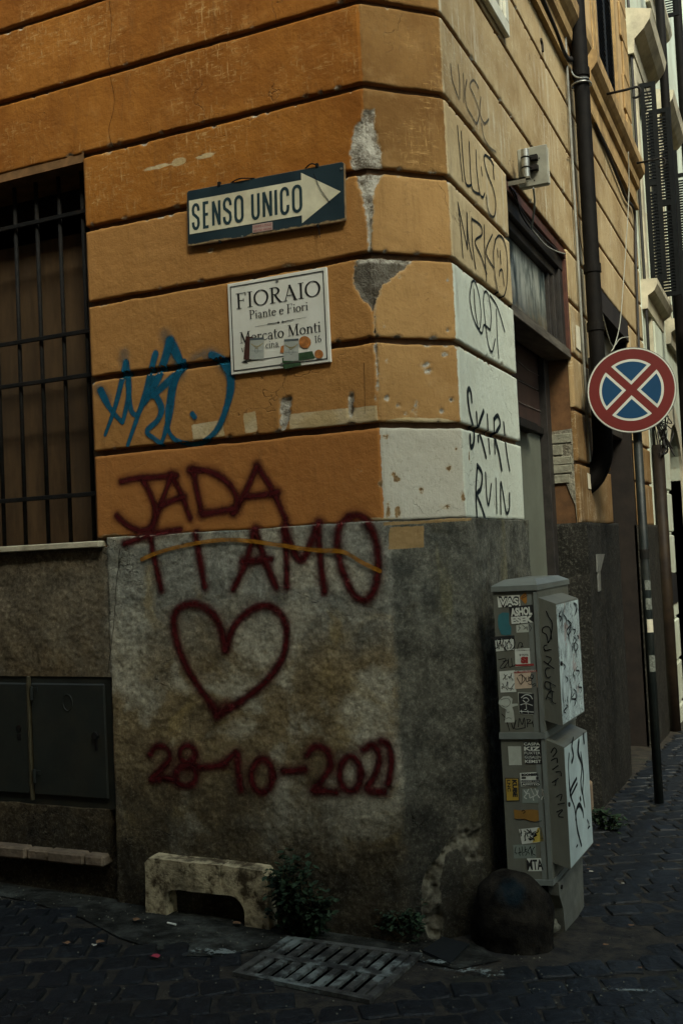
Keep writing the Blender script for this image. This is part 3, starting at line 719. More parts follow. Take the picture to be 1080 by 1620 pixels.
shut = simple('black_green_shutter', (0.010, 0.011, 0.010), 0.7, 0.3, 30, 0.2, 60, dirt=(0.025, 0.024, 0.02), spec=.1)
def shutter_leaf(fr, w_, h_, parent, mat, nsl, name='shutter', tilt=.018):
    m = MB(); s_ = .045
    m.box((0, 0, -.015), (s_, h_, .015), fr); m.box((w_-s_, 0, -.015), (w_, h_, .015), fr)
    for b in (0, h_*.48, h_-s_): m.box((s_, b, -.015), (w_-s_, b+s_, .015), fr)
    lf = link_obj(name, m, mat, parent)
    sl = MB()
    k = (h_-.1)/nsl
    for i in range(nsl):
        b = .05+i*k
        if abs(b-h_*.48-.02) < .05: continue
        vs = [fr.P(s_, b, -.013), fr.P(w_-s_, b, -.013), fr.P(w_-s_, b+.006, -.013), fr.P(s_, b+.006, -.013),
              fr.P(s_, b-tilt, .016), fr.P(w_-s_, b-tilt, .016), fr.P(w_-s_, b-tilt+.006, .016), fr.P(s_, b-tilt+.006, .016)]
        sl.add(vs, [(0, 1, 2, 3), (7, 6, 5, 4), (0, 4, 5, 1), (3, 2, 6, 7), (0, 3, 7, 4), (1, 5, 6, 2)])
    link_obj('louvre_slats', sl, mat, lf, kind='stuff'); return lf
for a, b in ((WBY0+.05, (WBY0+WBY1)/2-.003), ((WBY0+WBY1)/2+.003, WBY1-.05)):
    shutter_leaf(Frame((-.008, a, WBZ0+.0), (0, 1, 0), (0, 0, 1)), b-a, 2.15, winB, shut, 48)
m = MB(); boxR(m, WBY0, WBY1, WBZ0, 7.3, -.28, -.25); link_obj('window_back', m, simple('black_room', (0.006, 0.006, 0.006), 0.9), winB)
m = MB(); boxR(m, 2.2, 3.3, 5.12, 7.2, -.2, -.17); link_obj('window_back', m, simple('black_room', (0.006, 0.006, 0.006), 0.9), corner)
# toothed quoins right of window B
for i in range(9):
    z = 5.13+i*.335; y0 = 5.66 if i % 2 else 5.74
    link_obj('quoin_block', boxR(MB(), y0, EY1-.01, z, z+.315, 0.0, .02, bev=.006), mold, corner)
# iron shutter stays
for (y, z) in ((4.06, 4.93), (5.62, 4.93)):
    st_ = thing('shutter_stay', 'black iron hook on the ochre sill band, %s' % ('nearer the drainpipe' if y < 5 else 'near the end of the wall'), 'iron hook', (.1, y, z))
    m = MB(); m.tube([(.09, y, z), (.23, y, z), (.30, y+.0, z+.005)], .010, 8); link_obj('shank', m, iron, st_, smooth=True)
    arc = [(.30+.035*math.sin(t), y, z-.035+.040*math.cos(t)) for t in np.linspace(0, 3.9, 12)]
    m = MB(); m.tube(arc, .009, 8); link_obj('hook', m, iron, st_, smooth=True)
# small pale framed box window high on the near right wall
pf = MB(); paint_w = simple('greenish_white_paint', (0.52, 0.52, 0.42), 0.6, 0.12, 8, 0.2, 50, dirt=(0.3, 0.28, 0.2), grime=.5)
FZ0 = 4.13; FY1 = 1.315
boxR(pf, .45, FY1, FZ0, FZ0+.07, 0.002, .03); boxR(pf, FY1-.06, FY1, FZ0+.07, 4.64, 0.002, .03)
boxR(pf, .45, FY1-.06, FZ0+.07, FZ0+.10, 0.002, .018); boxR(pf, FY1-.09, FY1-.06, FZ0+.10, 4.64, 0.002, .018)
ss = link_obj('framed_panel', pf, paint_w, corner, label='pale framed panel set high in the ochre wall by the corner')
link_obj('panel', boxR(MB(), .45, FY1-.09, FZ0+.10, 4.64, 0.001, .008), simple('dark_frame_panel', (0.20, 0.20, 0.15), .5), ss)

# ------------------------------------------------------------ drainpipe with elbow into the wall
pipe_m = simple('black_painted_pipe', (0.005, 0.0045, 0.004), 0.7, 0.35, 12, 0.2, 60, dirt=(0.012, 0.009, 0.006), spec=.10)
PX, PYc, PRr = .085, 3.01, .050
dp = thing('drainpipe', 'thick black drainpipe running down the ochre wall past the shop doorway', 'drainpipe', (PX, PYc, 1.95))
path = [(PX, PYc, 10.4), (PX, PYc, 5.0), (PX, PYc, 3.3), (PX, PYc, 2.22)]
for t in np.linspace(0.2, 1.45, 7): path.append((PX-.20*(1-math.cos(t))*.9, PYc, 2.22-.20*math.sin(t)*1.4))
m = MB(); m.tube(path, PRr, 20); link_obj('pipe', m, pipe_m, dp, smooth=True)
m = MB(); m.tube([(PX, PYc+.02, 2.78), (PX, PYc+.02, 2.22)]+[(q[0], q[1]+.02, q[2]) for q in path[4:]], .064, 20); link_obj('pipe_shoe', m, pipe_m, dp, smooth=True)
for z in (5.86, 4.62, 3.33, 2.95):
    m = MB(); m.tube([(PX, PYc, z), (PX, PYc, z+.055)], PRr+.007, 20); link_obj('pipe_joint', m, pipe_m, dp, smooth=False)
for z in (4.57,):
    m = MB(); ringp = [(PX+(PRr+.011)*math.cos(t), PYc+(PRr+.011)*math.sin(t), z) for t in np.linspace(0, 2*math.pi, 25)]; m.tube(ringp, .006, 6, cap=False)
    link_obj('pipe_clip', m, simple('zinc_clip', (0.35, 0.36, 0.34), .4, metal=.6), dp, smooth=True)
m = MB(); m.tube([(.02, 2.885, 9), (.02, 2.885, 5), (.018, 2.89, 3.2), (.02, 2.887, 2.1)], .009, 8)
tag(link_obj('conduit', m, simple('grey_conduit', (0.20, 0.20, 0.17), .6), None, smooth=True, loc=(.02, 2.885, 2.1)), 'thin grey conduit running close along the left of the black drainpipe', 'conduit')

# thick black looped cable left of the pipe at the top
def smooth_pts(P, n=8):
    P = [np.array(p, float) for p in P]; out = []
    for i in range(len(P)-1):
        p0, p1, p2, p3 = P[max(i-1, 0)], P[i], P[i+1], P[min(i+2, len(P)-1)]
        for t in np.linspace(0, 1, n, endpoint=False):
            out.append(.5*((2*p1)+(-p0+p2)*t+(2*p0-5*p1+4*p2-p3)*t*t+(-p0+3*p1-3*p2+p3)*t**3))
    out.append(P[-1]); return out
def cable(name, label, pix, off, r, mat, cat='cable', n=6, fr=FR):
    pts = []
    for q in pix:
        o_ = q[2] if len(q) > 2 else off
        a, b = fr.px(q[0], q[1], o_); pts.append(fr.P(a, b, o_))
    m = MB(); m.tube(smooth_pts(pts, n), r, 7)
    return tag(link_obj(name, m, mat, None, smooth=True, loc=centre(m)), label, cat)
rub = simple('black_rubber', (0.016, 0.015, 0.014), .55, .2)
wht = simple('dirty_white_cable', (0.22, 0.22, 0.18), .6, .2)
grc = simple('grey_cable', (0.20, 0.21, 0.19), .6, .2)
cable('black_cable', 'thick black cable looping up under the sill band beside the drainpipe', [(848, -20), (862, 12), (880, 55), (890, 82), (898, 94), (905, 90), (908, 70), (912, 52), (918, 35)], .03, .018, rub)
cable('cable', 'thin grey cable hanging from the black loop across the drainpipe', [(897, 94, .03), (900, 104, .03), (906, 118, .05), (915, 123, .15), (928, 123, .15), (932, 128, .04)], .03, .005, grc)
cable('cable_run', 'dark cable run following the underside of the right sill band', [(931, 168), (945, 205), (960, 240), (978, 285), (990, 315), (1003, 338), (1005, 420), (1008, 500), (1011, 588)], .02, .012, rub)
cable('white_string', 'thin white cord hanging from the ochre wall down behind the round sign', [(993, 240, .12), (994, 300, .1), (990, 380, .08), (985, 450, .08), (980, 510, .08), (972, 545, .08), (966, 556, .06)], .1, .004, wht)
cable('white_string', 'slack white cord loop over the grey transom behind the round sign', [(950, 488, .03), (958, 520, .03), (968, 548, .04), (980, 536, .03), (993, 533, .03)], .05, .004, wht)
cable('thin_wire', 'thin brown wire hooked on the wall left of the drainpipe', [(897, 248), (905, 255), (908, 290), (912, 330), (916, 372), (924, 410)], .008, .003, simple('brown_wire', (0.25, 0.16, 0.07), .7))

# ------------------------------------------------------------ panel antenna over the door
Pa = Frame((0, 1.30, 0), (1, 0, 0), (0, 0, 1))
q = [Pa.px(817, 236), Pa.px(864, 228), Pa.px(867, 290), Pa.px(820, 298)]
ax0 = (q[0][0]+q[3][0])/2; ax1 = (q[1][0]+q[2][0])/2; az0 = (q[2][1]+q[3][1])/2; az1 = (q[0][1]+q[1][1])/2
ant = thing('panel_antenna', 'square grey panel antenna on a bracket above the shop doorway', 'antenna', (ax0, 1.3, az0))
alu = simple('grey_painted_plate', (0.24, 0.24, 0.19), 0.5, 0.15, 12, 0.15, 60, dirt=(0.12, 0.10, 0.07), grime=.5)
m = MB(); m.box((ax0, 1.30, az0), (ax1, 1.318, az1), bev=.004); link_obj('back_plate', m, alu, ant)
m = MB(); m.box((ax0+.003, 1.319, az0+.003), (ax1-.001, 1.350, az1-.003), bev=.006); link_obj('radome', m, simple('cream_radome', (0.50, 0.47, 0.34), .5), ant)
zb_ = Pa.px(838, 283)[1]; xc_ = Pa.px(834, 268)[0]
galv = simple('galvanised_steel', (0.34, 0.35, 0.32), 0.38, 0.2, 30, 0.1, 80, metal=.8)
m = MB(); m.box((-.02, 1.245, zb_-.012), (xc_+.02, 1.275, zb_-.004)); m.box((-.02, 1.245, zb_-.034), (xc_+.0, 1.251, zb_-.004)); link_obj('bracket_arm', m, simple('weathered_steel_arm', (0.13, 0.12, 0.09), .6, metal=.3), ant)
m = MB(); m.tube([(xc_, 1.262, zb_-.004), (xc_, 1.262, zb_+.135)], .019, 16); link_obj('mast_tube', m, galv, ant, smooth=False)
m = MB()
for z in (zb_+.045, zb_+.095):
    m.tube([(xc_+.019*math.cos(t), 1.262-.019*math.sin(t), z) for t in np.linspace(0, math.pi, 9)], .004, 6); m.tube([(xc_-.02, 1.262, z), (xc_-.02, 1.30, z)], .003, 6); m.tube([(xc_+.02, 1.262, z), (xc_+.05, 1.30, z)], .004, 6)
    m.box((xc_+.018, 1.27, z-.012), (xc_+.055, 1.30, z+.012))
link_obj('clamp', m, iron, ant)
m = MB()
for i in range(9):
    a = random.uniform(.1, .9); b = random.uniform(.08, .92); m.tube([(ax0+(ax1-ax0)*a, 1.300, az0+(az1-az0)*b), (ax0+(ax1-ax0)*a, 1.2975, az0+(az1-az0)*b)], .003, 8)
link_obj('screw_heads', m, iron, ant)
cable('antenna_cable', 'grey lead hanging from the panel antenna to the transom', [(843, 298, .16), (845, 320, .12), (843, 342, .06), (840, 361, .01)], .08, .005, grc)
cable('white_cable', 'slack white cable draped across the top of the smeared transom', [(838, 360), (848, 372), (862, 388), (878, 397), (893, 402)], .0, .005, wht)
cable('dark_cable', 'dark cable sagging from the antenna bracket over the transom frame', [(806, 296), (815, 308), (822, 335), (835, 357), (842, 364)], .0, .005, rub)
cable('dark_cable', 'second dark cable along the red brown transom trim', [(808, 300), (818, 322), (838, 352), (855, 372), (880, 395)], -.002, .0035, rub)

# paper and plates on the right wall
def quadplate(name, label, cat, fr, px4, t, mat, parent=None, off=0.0):
    p = [fr.px(*q) for q in px4]; m = MB(); m.prism(p[::-1] if False else p, off, off+t, fr)
    o = link_obj(name, m, mat, parent, loc=centre(m) if parent is None else None)
    if parent is None: tag(o, label, cat)
    return o
quadplate('paper_notice', 'small blank pale notice stuck on the ochre wall right of the doorway', 'notice', FR, [(909, 514), (919, 520), (919, 558), (910, 550)], .002, simple('pale_paper', (0.52, 0.48, 0.36), .8, .1, 30), off=.004)
quadplate('paper_notice', 'tiny pale notice low on the ochre pier by the drainpipe foot', 'notice', FR, [(927, 748), (932, 751), (933, 774), (929, 773)], .002, simple('pale_paper', (0.52, 0.48, 0.36)), off=.004)
brk = thing('metal_bracket', 'pale triangular metal bracket fixed to the dark plinth beyond the cabinet', 'bracket', (0.03, 2.8, 1.3))
quadplate('bracket_plate', '', '', FR, [(933, 877), (945, 877), (938, 905), (934, 905)], .01, galv, brk, .034)
quadplate('bracket_stem', '', '', FR, [(935, 904), (938, 904), (939, 934), (936, 936)], .01, galv, brk, .034)
m = MB(); _p = FR.px(371+560, 930) 
cable('slit', 'narrow dark slit in the ochre wall near the upper drainpipe', [(854, 62), (856, 70), (857, 82)], .001, .012, simple('black_slit', (0.02, 0.015, 0.01), .9), 'wall slit')

# ------------------------------------------------------------ ground
gm = N('street_bed')
a = gm.noise(14, 6, .7); b = gm.noise(90, 3, .7)
c = gm.mix(gm.ramp(a, .35, .65), (0.009, 0.0085, 0.007), (0.038, 0.032, 0.021))
c = gm.mix(gm.math('MULTIPLY', gm.ramp(b, .62, .74), .3), c, (0.05, 0.05, 0.038))
c = gm.mix(gm.math('MULTIPLY', gm.ramp(gm.noise(2.1, 4, .6), .58, .66), .35), c, (0.014, 0.020, 0.009))
gm.bsdf(c, .85, gm.bump(gm.math('ADD', a, gm.math('MULTIPLY', b, .4)), .9, .012), 0, .3)
gb = MB(); xs = np.concatenate([[-200, -40], np.linspace(-8, 8, 41), [40, 200]]); ys = np.concatenate([[-200, -40], np.linspace(-8, 24, 81), [60, 200]])
X, Yg = np.meshgrid(xs, ys); Zg = gz(X, Yg); gb.v = list(zip(X.ravel().tolist(), Yg.ravel().tolist(), Zg.ravel().tolist())); nc = len(xs)
ii = (np.arange(len(ys)-1)[:, None]*nc+np.arange(nc-1)[None, :]).ravel(); gb.f = np.stack([ii, ii+1, ii+nc+1, ii+nc], 1).tolist()
road = link_obj('road', gb, gm.m, None, kind='structure'); road['label'] = 'dark basalt cobbled street'

cob_m = N('basalt_cobble')
oi = cob_m.new('ShaderNodeObjectInfo'); rnd = cob_m.math('FRACT', cob_m.math('MULTIPLY', cob_m.vor(4.0), 7.3))
a = cob_m.noise(30, 5, .7); b = cob_m.noise(4, 4, .6)
c = cob_m.mix(cob_m.ramp(a, .35, .7), (0.0036, 0.0050, 0.0060), (0.0145, 0.0180, 0.0195))
c = cob_m.mix(cob_m.math('MULTIPLY', cob_m.ramp(b, .5, .7), .5), c, (0.024, 0.027, 0.026))
c = cob_m.mix(cob_m.math('MULTIPLY', oi.outputs['Random'], .5), c, (0.005, 0.006, 0.007))
c = cob_m.mix(cob_m.math('MULTIPLY', cob_m.ramp(cob_m.noise(6, 5, .75), .66, .70), .30), c, (0.085, 0.088, 0.075))
cob_m.bsdf(c, cob_m.ramp(b, .35, .65, .72, .45), cob_m.bump(a, .8, .010), 0, .30)
def cobble_mesh(k):
    r = random.Random(k); h = .0595
    base = [(-h, -h), (h, -h), (h, h), (-h, h)]
    poly = []
    for i in range(4):
        a0 = base[i]; a1 = base[(i+1) % 4]
        c0 = .90+r.uniform(-.05, .05)
        for t in (1-c0, c0): poly.append((a0[0]*(1-t)+a1[0]*t, a0[1]*(1-t)+a1[1]*t))
    poly = [(x+r.uniform(-.004, .004), y+r.uniform(-.004, .004)) for x, y in poly]
    n = len(poly); vs = [(x, y, -.03) for x, y in poly]+[(x*.985, y*.985, -.004) for x, y in poly]+[(x*.93, y*.93, .0025+r.uniform(-.001, .001)) for x, y in poly]+[(x*.55, y*.55, .0045+r.uniform(-.0012, .0012)) for x, y in poly]
    fs = []
    for l in range(3):
        for i in range(n): j = (i+1) % n; fs.append((l*n+i, l*n+j, (l+1)*n+j, (l+1)*n+i))
    fs.append(tuple(3*n+i for i in range(n)))
    return vs, fs
CM = [cobble_mesh(k) for k in range(5)]
CME = []
for vs_, fs_ in CM:
    me = bpy.data.meshes.new('cobblestone'); me.from_pydata(vs_, [], fs_); me.materials.append(cob_m.m)
    CME.append(me)
# drain slab area and strip along the wall stay free
GR = [onG(368, 1545), onG(455, 1487), onG(668, 1515), onG(585, 1590)]
gc = np.mean([p[:2] for p in GR], 0)
def in_quad(x, y, Q, grow):
    Qc = np.mean([q[:2] for q in Q], 0); Q2 = [Qc+(np.array(q[:2])-Qc)*grow for q in Q]; s = None
    for i in range(4):
        a = Q2[i]; b = Q2[(i+1) % 4]; cr = (b[0]-a[0])*(y-a[1])-(b[1]-a[1])*(x-a[0])
        if s is None: s = cr > 0
        elif (cr > 0) != s: return False
    return True
SL = [onG(668, 1510), onG(700, 1488), onG(742, 1500), onG(712, 1530)]
ang = R_(27); ca, sa = math.cos(ang), math.sin(ang)
items = []
step = .127
for i in range(-130, 240):
    for j in range(-160, 200):
        a = i*step+(.5*step if j % 2 else 0)+random.uniform(-.006, .006); b = j*step*.97+random.uniform(-.006, .006)
        b += .06*math.sin(a*1.3)+.02*math.sin(a*4.1+j)
        x = a*ca-b*sa; y = a*sa+b*ca
        if x < -4.5 or x > 4.2 or y < -3.4 or y > 16: continue
        if x < .02 and y > -.09 and not (x+(-y) > -.1 and y < .2 and x-y > CH*.9): continue
        if x-y < CH+.10 and x > -CH-.1 and y < .5: continue
        if x < .08 and y > .2: continue
        if in_quad(x, y, GR, 1.14) or in_quad(x, y, SL, 1.35): continue
        if x < -.2 and y > -.16-.05*random.random() : continue
        if (x+1.05)**2/.30+(y+.28)**2/.02 < 1: continue
        P = np.array([x, y, gz(x, y)])-EYE; dz = P@_F
        if dz < .5: continue
        u = 540+F_PX*(P@_R)/dz; v = 810-F_PX*(P@_U)/dz
        if -120 < u < 1200 and -50 < v < 1800: items.append((dz if (0 <= u <= 1080 and v <= 1620) else dz+50, x, y))
items.sort()
for k, (dz, x, y) in enumerate(items[:300]):
    o = bpy.data.objects.new('cobblestone', CME[k % 5]); COL.objects.link(o); o.parent = road
    o.location = (x, y, float(gz(x, y))+.004+random.uniform(-.004, .004)); sc_k = random.uniform(.93, 1.07)
    o.rotation_euler = (random.gauss(0, .03)-.05, random.gauss(0, .03), ang+random.choice((0, math.pi/2))+random.gauss(0, .09)); o.scale = (sc_k, random.uniform(.90, 1.06), 1)
rest = MB()
for k, (dz, x, y) in enumerate(items[300:]):
    vs_, fs_ = CM[k % 5]; t = ang+random.gauss(0, .05); cc_, ss_ = math.cos(t), math.sin(t); z0 = float(gz(x, y))+.004+random.uniform(-.004, .004); tx, ty = random.gauss(0, .025), random.gauss(0, .03)+.05
    rest.add([(x+p[0]*cc_-p[1]*ss_, y+p[0]*ss_+p[1]*cc_, z0+p[2]+tx*p[0]-ty*p[1]) for p in vs_], fs_)
link_obj('cobblestones', rest, cob_m.m, road, kind='stuff')

# pavement slab strip by the wall (old broken concrete)
conc = simple('dirty_concrete', (0.018, 0.018, 0.014), 0.95, 0.6, 14, 1.0, 40, dirt=(0.085, 0.090, 0.075), bdist=.016, grime=.8, spec=.1)
m = MB(); poly = [(-2.6, -.02), (-2.6, -.12), (-1.9, -.17), (-1.55, -.26), (-1.25, -.40), (-.95, -.47), (-.80, -.42), (-.62, -.18), (-.2, -.17), (.02, -.20), (.14, -.06), (.0, .06), (-.2, .02)]
m.add([(x, y, float(gz(x, y))+.006) for x, y in poly], [tuple(range(len(poly)))]); link_obj('concrete_strip', m, conc, road)
# white paint splashes on the ground
wp = N('splashed_white_paint')
e = wp.noise(26, 6, .8); d_ = wp.attr('edge').outputs['Fac']
al = wp.ramp(wp.math('ADD', wp.math('MULTIPLY', d_, .34), wp.math('MULTIPLY', wp.math('SUBTRACT', e, .5), 1.5)), .20, .30)
wp.bsdf((0.17, 0.195, 0.175), .8, wp.bump(e, .5, .004), 0, .3, al)
def splash(cx, cy, rx, ry, rot, zoff=.0125):
    n = 28; vs_ = [(cx, cy)]+[(cx+rx*math.cos(t)*math.cos(rot)-ry*math.sin(t)*math.sin(rot), cy+rx*math.cos(t)*math.sin(rot)+ry*math.sin(t)*math.cos(rot)) for t in np.linspace(0, 2*math.pi, n, endpoint=False)]
    m = MB(); m.add([(x, y, float(gz(x, y))+zoff) for x, y in vs_], [(0, i+1, (i+1) % n+1) for i in range(n)])
    return link_obj('paint_splash', m, wp.m, road, attrs={'edge': [1.0]+[0.0]*n})
for u, v, rx, ry in ((690, 1527, .09, .035), (750, 1540, .15, .035), (790, 1548, .10, .03), (1000, 1572, .12, .02), (350, 1510, .18, .06)):
    p = onG(u, v); splash(p[0], p[1], rx, ry, R_(18))

# ------------------------------------------------------------ storm drain grate
cast = N('cast_iron_painted')
e = cast.noise(20, 6, .8); e2 = cast.noise(3.2, 4, .6)
c = cast.mix(cast.ramp(e, .35, .65), (0.035, 0.034, 0.028), (0.080, 0.080, 0.066))
c = cast.mix(cast.math('MULTIPLY', cast.ramp(cast.math('ADD', cast.math('MULTIPLY', e, .45), e2), .70, .78), .9), c, (0.16, 0.185, 0.165))
c = cast.mix(cast.math('MULTIPLY', cast.ramp(cast.noise(9, 6, .75), .47, .60), .88), c, (0.010, 0.0095, 0.0075))
cast.bsdf(c, .75, cast.bump(e, .6, .005), 0, .4)
g0 = np.array(GR[0]); g1 = np.array(GR[1]); g2 = np.array(GR[2]); g3 = np.array(GR[3])
gcen = (g0+g1+g2+g3)/4
grate = thing('storm_drain_grate', 'cast iron street drain grate with two rows of slots by the wall foot', 'drain grate', tuple(gcen))
def gP(a, b, h): # a along the wall 0..1, b away from it 0..1
    top = g1+(g2-g1)*a; bot = g0+(g3-g0)*a; p = top+(bot-top)*b; return (p[0], p[1], float(gz(p[0], p[1]))+h)
def gbox(mb, a0, a1, b0, b1, h0=.002, h1=.016, skew=0.0):
    vs_ = [gP(a0, b0, h0), gP(a1, b0, h0), gP(a1-skew, b1, h0), gP(a0-skew, b1, h0), gP(a0, b0, h1), gP(a1, b0, h1), gP(a1-skew, b1, h1), gP(a0-skew, b1, h1)]
    return mb.add(vs_, [(0, 3, 2, 1), (4, 5, 6, 7), (0, 1, 5, 4), (1, 2, 6, 5), (2, 3, 7, 6), (3, 0, 4, 7)])
m = MB(); gbox(m, 0, 1, 0, .07); gbox(m, 0, 1, .93, 1); gbox(m, 0, .05, .07, .93); gbox(m, .95, 1, .07, .93); link_obj('rim', m, cast.m, grate)
m = MB(); gbox(m, .05, .95, .47, .56); link_obj('middle_bar', m, cast.m, grate)
for (b0, b1) in ((.07, .47), (.56, .93)):
    nb = 9
    for i in range(nb):
        a0 = .05+.9*(i+.52)/nb-.027; m = MB(); gbox(m, a0, a0+.054+random.uniform(-.005, .005), b0, b1, h1=.0155+random.uniform(-.0015, .0012)); link_obj('grate_bar', m, cast.m, grate)
m = MB(); gbox(m, .01, .99, .01, .99, .001, .0045); link_obj('sump_shade', m, simple('black_sump_shade', (0.0012, 0.0012, 0.0012), 1.0, spec=0), grate)  # flat black sheet stands in for the dark depth below the bars
slab = thing('kerb_slab', 'dark flat stone slab between the drain grate and the guard stone', 'stone slab', SL[0])
m = MB(); vs_ = [(p[0], p[1], p[2]-.03) for p in SL]+[(p[0], p[1], p[2]+.016) for p in SL]; m.add(vs_, [(0, 3, 2, 1), (4, 5, 6, 7), (0, 1, 5, 4), (1, 2, 6, 5), (2, 3, 7, 6), (3, 0, 4, 7)])
link_obj('slab', m, simple('slate_slab', (0.009, 0.011, 0.011), .6, .2, 12, .3, 40), slab)

# ------------------------------------------------------------ stone hood at the wall foot
trav = N('pitted_travertine')
a = trav.noise(13, 7, .72); b = trav.noise(60, 4, .7); 
c = trav.mix(trav.ramp(a, .38, .58), (0.060, 0.042, 0.020), (0.50, 0.42, 0.25))
c = trav.mix(trav.math('MULTIPLY', trav.ramp(b, .62, .74), .8), c, (0.05, 0.036, 0.018))
c = trav.mix(trav.math('MULTIPLY', trav.ramp(trav.noise(5, 4), .56, .66), .6), c, (0.10, 0.085, 0.05))
trav.bsdf(c, .9, trav.bump(trav.math('ADD', a, trav.math('MULTIPLY', b, -.4)), .9, .014), 0, .2)
hood = thing('stone_hood', 'low worn stone arch standing against the wall over a black opening', 'stone block', (-1.05, -.05, .13))
HX0, HX1, HZ0, HZ1, HO = -1.345, -.775, .05, .378, .10
def rough_prism(poly_out, name, d0, d1, mat, parent, seed, sub=3):
    n = len(poly_out); k = 6; rows = []
    mb = MB(); ds_ = np.linspace(d0, d1, k)
    for i, d in enumerate(ds_):
        sh = 1.0
        for (x, z) in poly_out: mb.v.append((x, -d, z))
    for i in range(k-1):
        for j in range(n):
            j2 = (j+1) % n; mb.f.append((i*n+j, i*n+j2, (i+1)*n+j2, (i+1)*n+j))
    mb.f.append(tuple((k-1)*n+j for j in range(n)))
    v = np.array(mb.v); nv = vnoise(v+seed, 9, 4, .6)*.007; nv2 = vnoise(v+seed+9, 9, 4, .6)*.007; v[:, 0] += nv; v[:, 2] += nv2; v[:, 1] += vnoise(v+seed+5, 7, 4, .6)*.008
    mb.v = [tuple(p) for p in v]; return link_obj(name, mb, mat, parent)
def dens(poly, st=.02):
    out = []
    for i in range(len(poly)):
        a = np.array(poly[i]); b = np.array(poly[(i+1) % len(poly)]); k = max(1, int(np.linalg.norm(b-a)/st))
        for t in range(k): out.append(tuple(a+(b-a)*t/k))
    return out
OX0, OX1, OZ = -1.245, -.885, .262
def arc(cx, cz, r, t0, t1, n=5): return [(cx+r*math.cos(t), cz+r*math.sin(t)) for t in np.linspace(t0, t1, n)]
JX = -.985
left = [(HX0, HZ0), (HX0, HZ1-.02), (HX0+.02, HZ1), (JX-.002, HZ1), (JX-.002, OZ)]+[(OX0+.03, OZ)]+arc(OX0+.04, OZ-.04, .04, math.pi/2, math.pi)+[(OX0, HZ0)]
right = [(JX+.002, OZ), (JX+.002, HZ1-.002), (HX1-.02, HZ1-.006), (HX1, HZ1-.03), (HX1, HZ0), (OX1, HZ0)]+arc(OX1-.06, OZ-.06, .06, 0, math.pi/2)
rough_prism(dens(left), 'stone_piece', -.02, HO, trav.m, hood, 1.0); rough_prism(dens(right[::-1])[::-1], 'stone_piece', -.02, HO-.004, trav.m, hood, 4.0)
m = MB(); m.box((OX0-.03, -.022, HZ0), (OX1+.03, -.016-.005, OZ+.01)); link_obj('opening_back', m, simple('black_hole', (0.002, 0.002, 0.002), 1.0, spec=0), hood)

# ------------------------------------------------------------ guard stone (rounded boulder at the corner)
gs = MB(); cx, cy = .115, .06
gsb = onG(800, 1512); cx, cy = gsb[0]-.005, gsb[1]+.13
nu, nv_ = 30, 22
for j in range(nv_+1):
    t = j/nv_; z = -.05+.385*t; rr = .168*math.sqrt(max(0, 1-max(0, (t-.45)/.55)**2.4))*(1.0-.10*(t-.3)**2)*(1.06-.10*t)
    for i in range(nu):
        a = 2*math.pi*i/nu; gs.v.append((cx+rr*math.cos(a), cy+rr*math.sin(a)*.85, z+.05))
for j in range(nv_):
    for i in range(nu): a = j*nu+i; b = j*nu+(i+1) % nu; gs.f.append((a, b, b+nu, a+nu))
v = np.array(gs.v); nn = vnoise(v, 5, 4, .6); v[:, 0] += nn*.045; v[:, 1] += vnoise(v+3, 5, 4, .6)*.045; v[:, 2] += vnoise(v+6, 6, 3)*.03; v[:, :2] += (v[:, :2]-v[:, :2].mean(0))*vnoise(v+9, 3, 3)[:, None]*.35; gs.v = [tuple(p) for p in v]
n = N('sooty_guard_stone'); a = n.noise(10, 7, .7); c = n.mix(n.ramp(a, .35, .7), (0.004, 0.0036, 0.003), (0.028, 0.024, 0.017))
dd = n.new('ShaderNodeVectorMath', operation='DISTANCE'); n.link(n.pos, dd.inputs[0]); dd.inputs[1].default_value = (cx+.03, cy-.10, .345)
c = n.mix(n.math('MULTIPLY', n.ramp(n.math('ADD', dd.outputs['Value'], n.math('MULTIPLY', n.noise(30, 4), .06)), .06, .11, 1.0, 0.0), .5), c, (0.006, 0.020, 0.028))
n.bsdf(c, .95, n.bump(a, .9, .018), 0, .1)
tag(link_obj('guard_stone', gs, n.m, None, smooth=True, loc=(cx, cy, .08)), 'rounded black guard stone at the building corner in front of the cabinet', 'guard stone')
def rubble(u, v, r, label, seed, mat):
    p = onG(u, v); m = MB(); nu, nw = 12, 8
    for j in range(nw+1):
        for i in range(nu):
            t = math.pi*j/nw; a = 2*math.pi*i/nu; m.v.append((p[0]+r*math.sin(t)*math.cos(a), p[1]+r*math.sin(t)*math.sin(a), p[2]+r*.65+r*.75*math.cos(t)))
    for j in range(nw):
        for i in range(nu): a = j*nu+i; b = j*nu+(i+1) % nu; m.f.append((a, a+nu, b+nu, b))
    v_ = np.array(m.v); q_ = v_-v_.mean(0); v_ += q_*(vnoise(v_+seed, 14, 3, .6)*.7)[:, None]; m.v = [tuple(k) for k in v_]
    tag(link_obj('rubble_stone', m, mat, None, smooth=True, loc=(p[0], p[1], p[2])), label, 'stone')
rub_m = simple('grey_rubble', (0.13, 0.125, 0.09), .9, .4, 20, .9, 50, dirt=(.05, .045, .03), bdist=.01)
rubble(862, 1478, .058, 'rough grey rubble stone lying under the cabinet beside the guard stone', 2.0, rub_m)
rubble(700, 1400, .0, 'x', 2.0, rub_m) if False else None

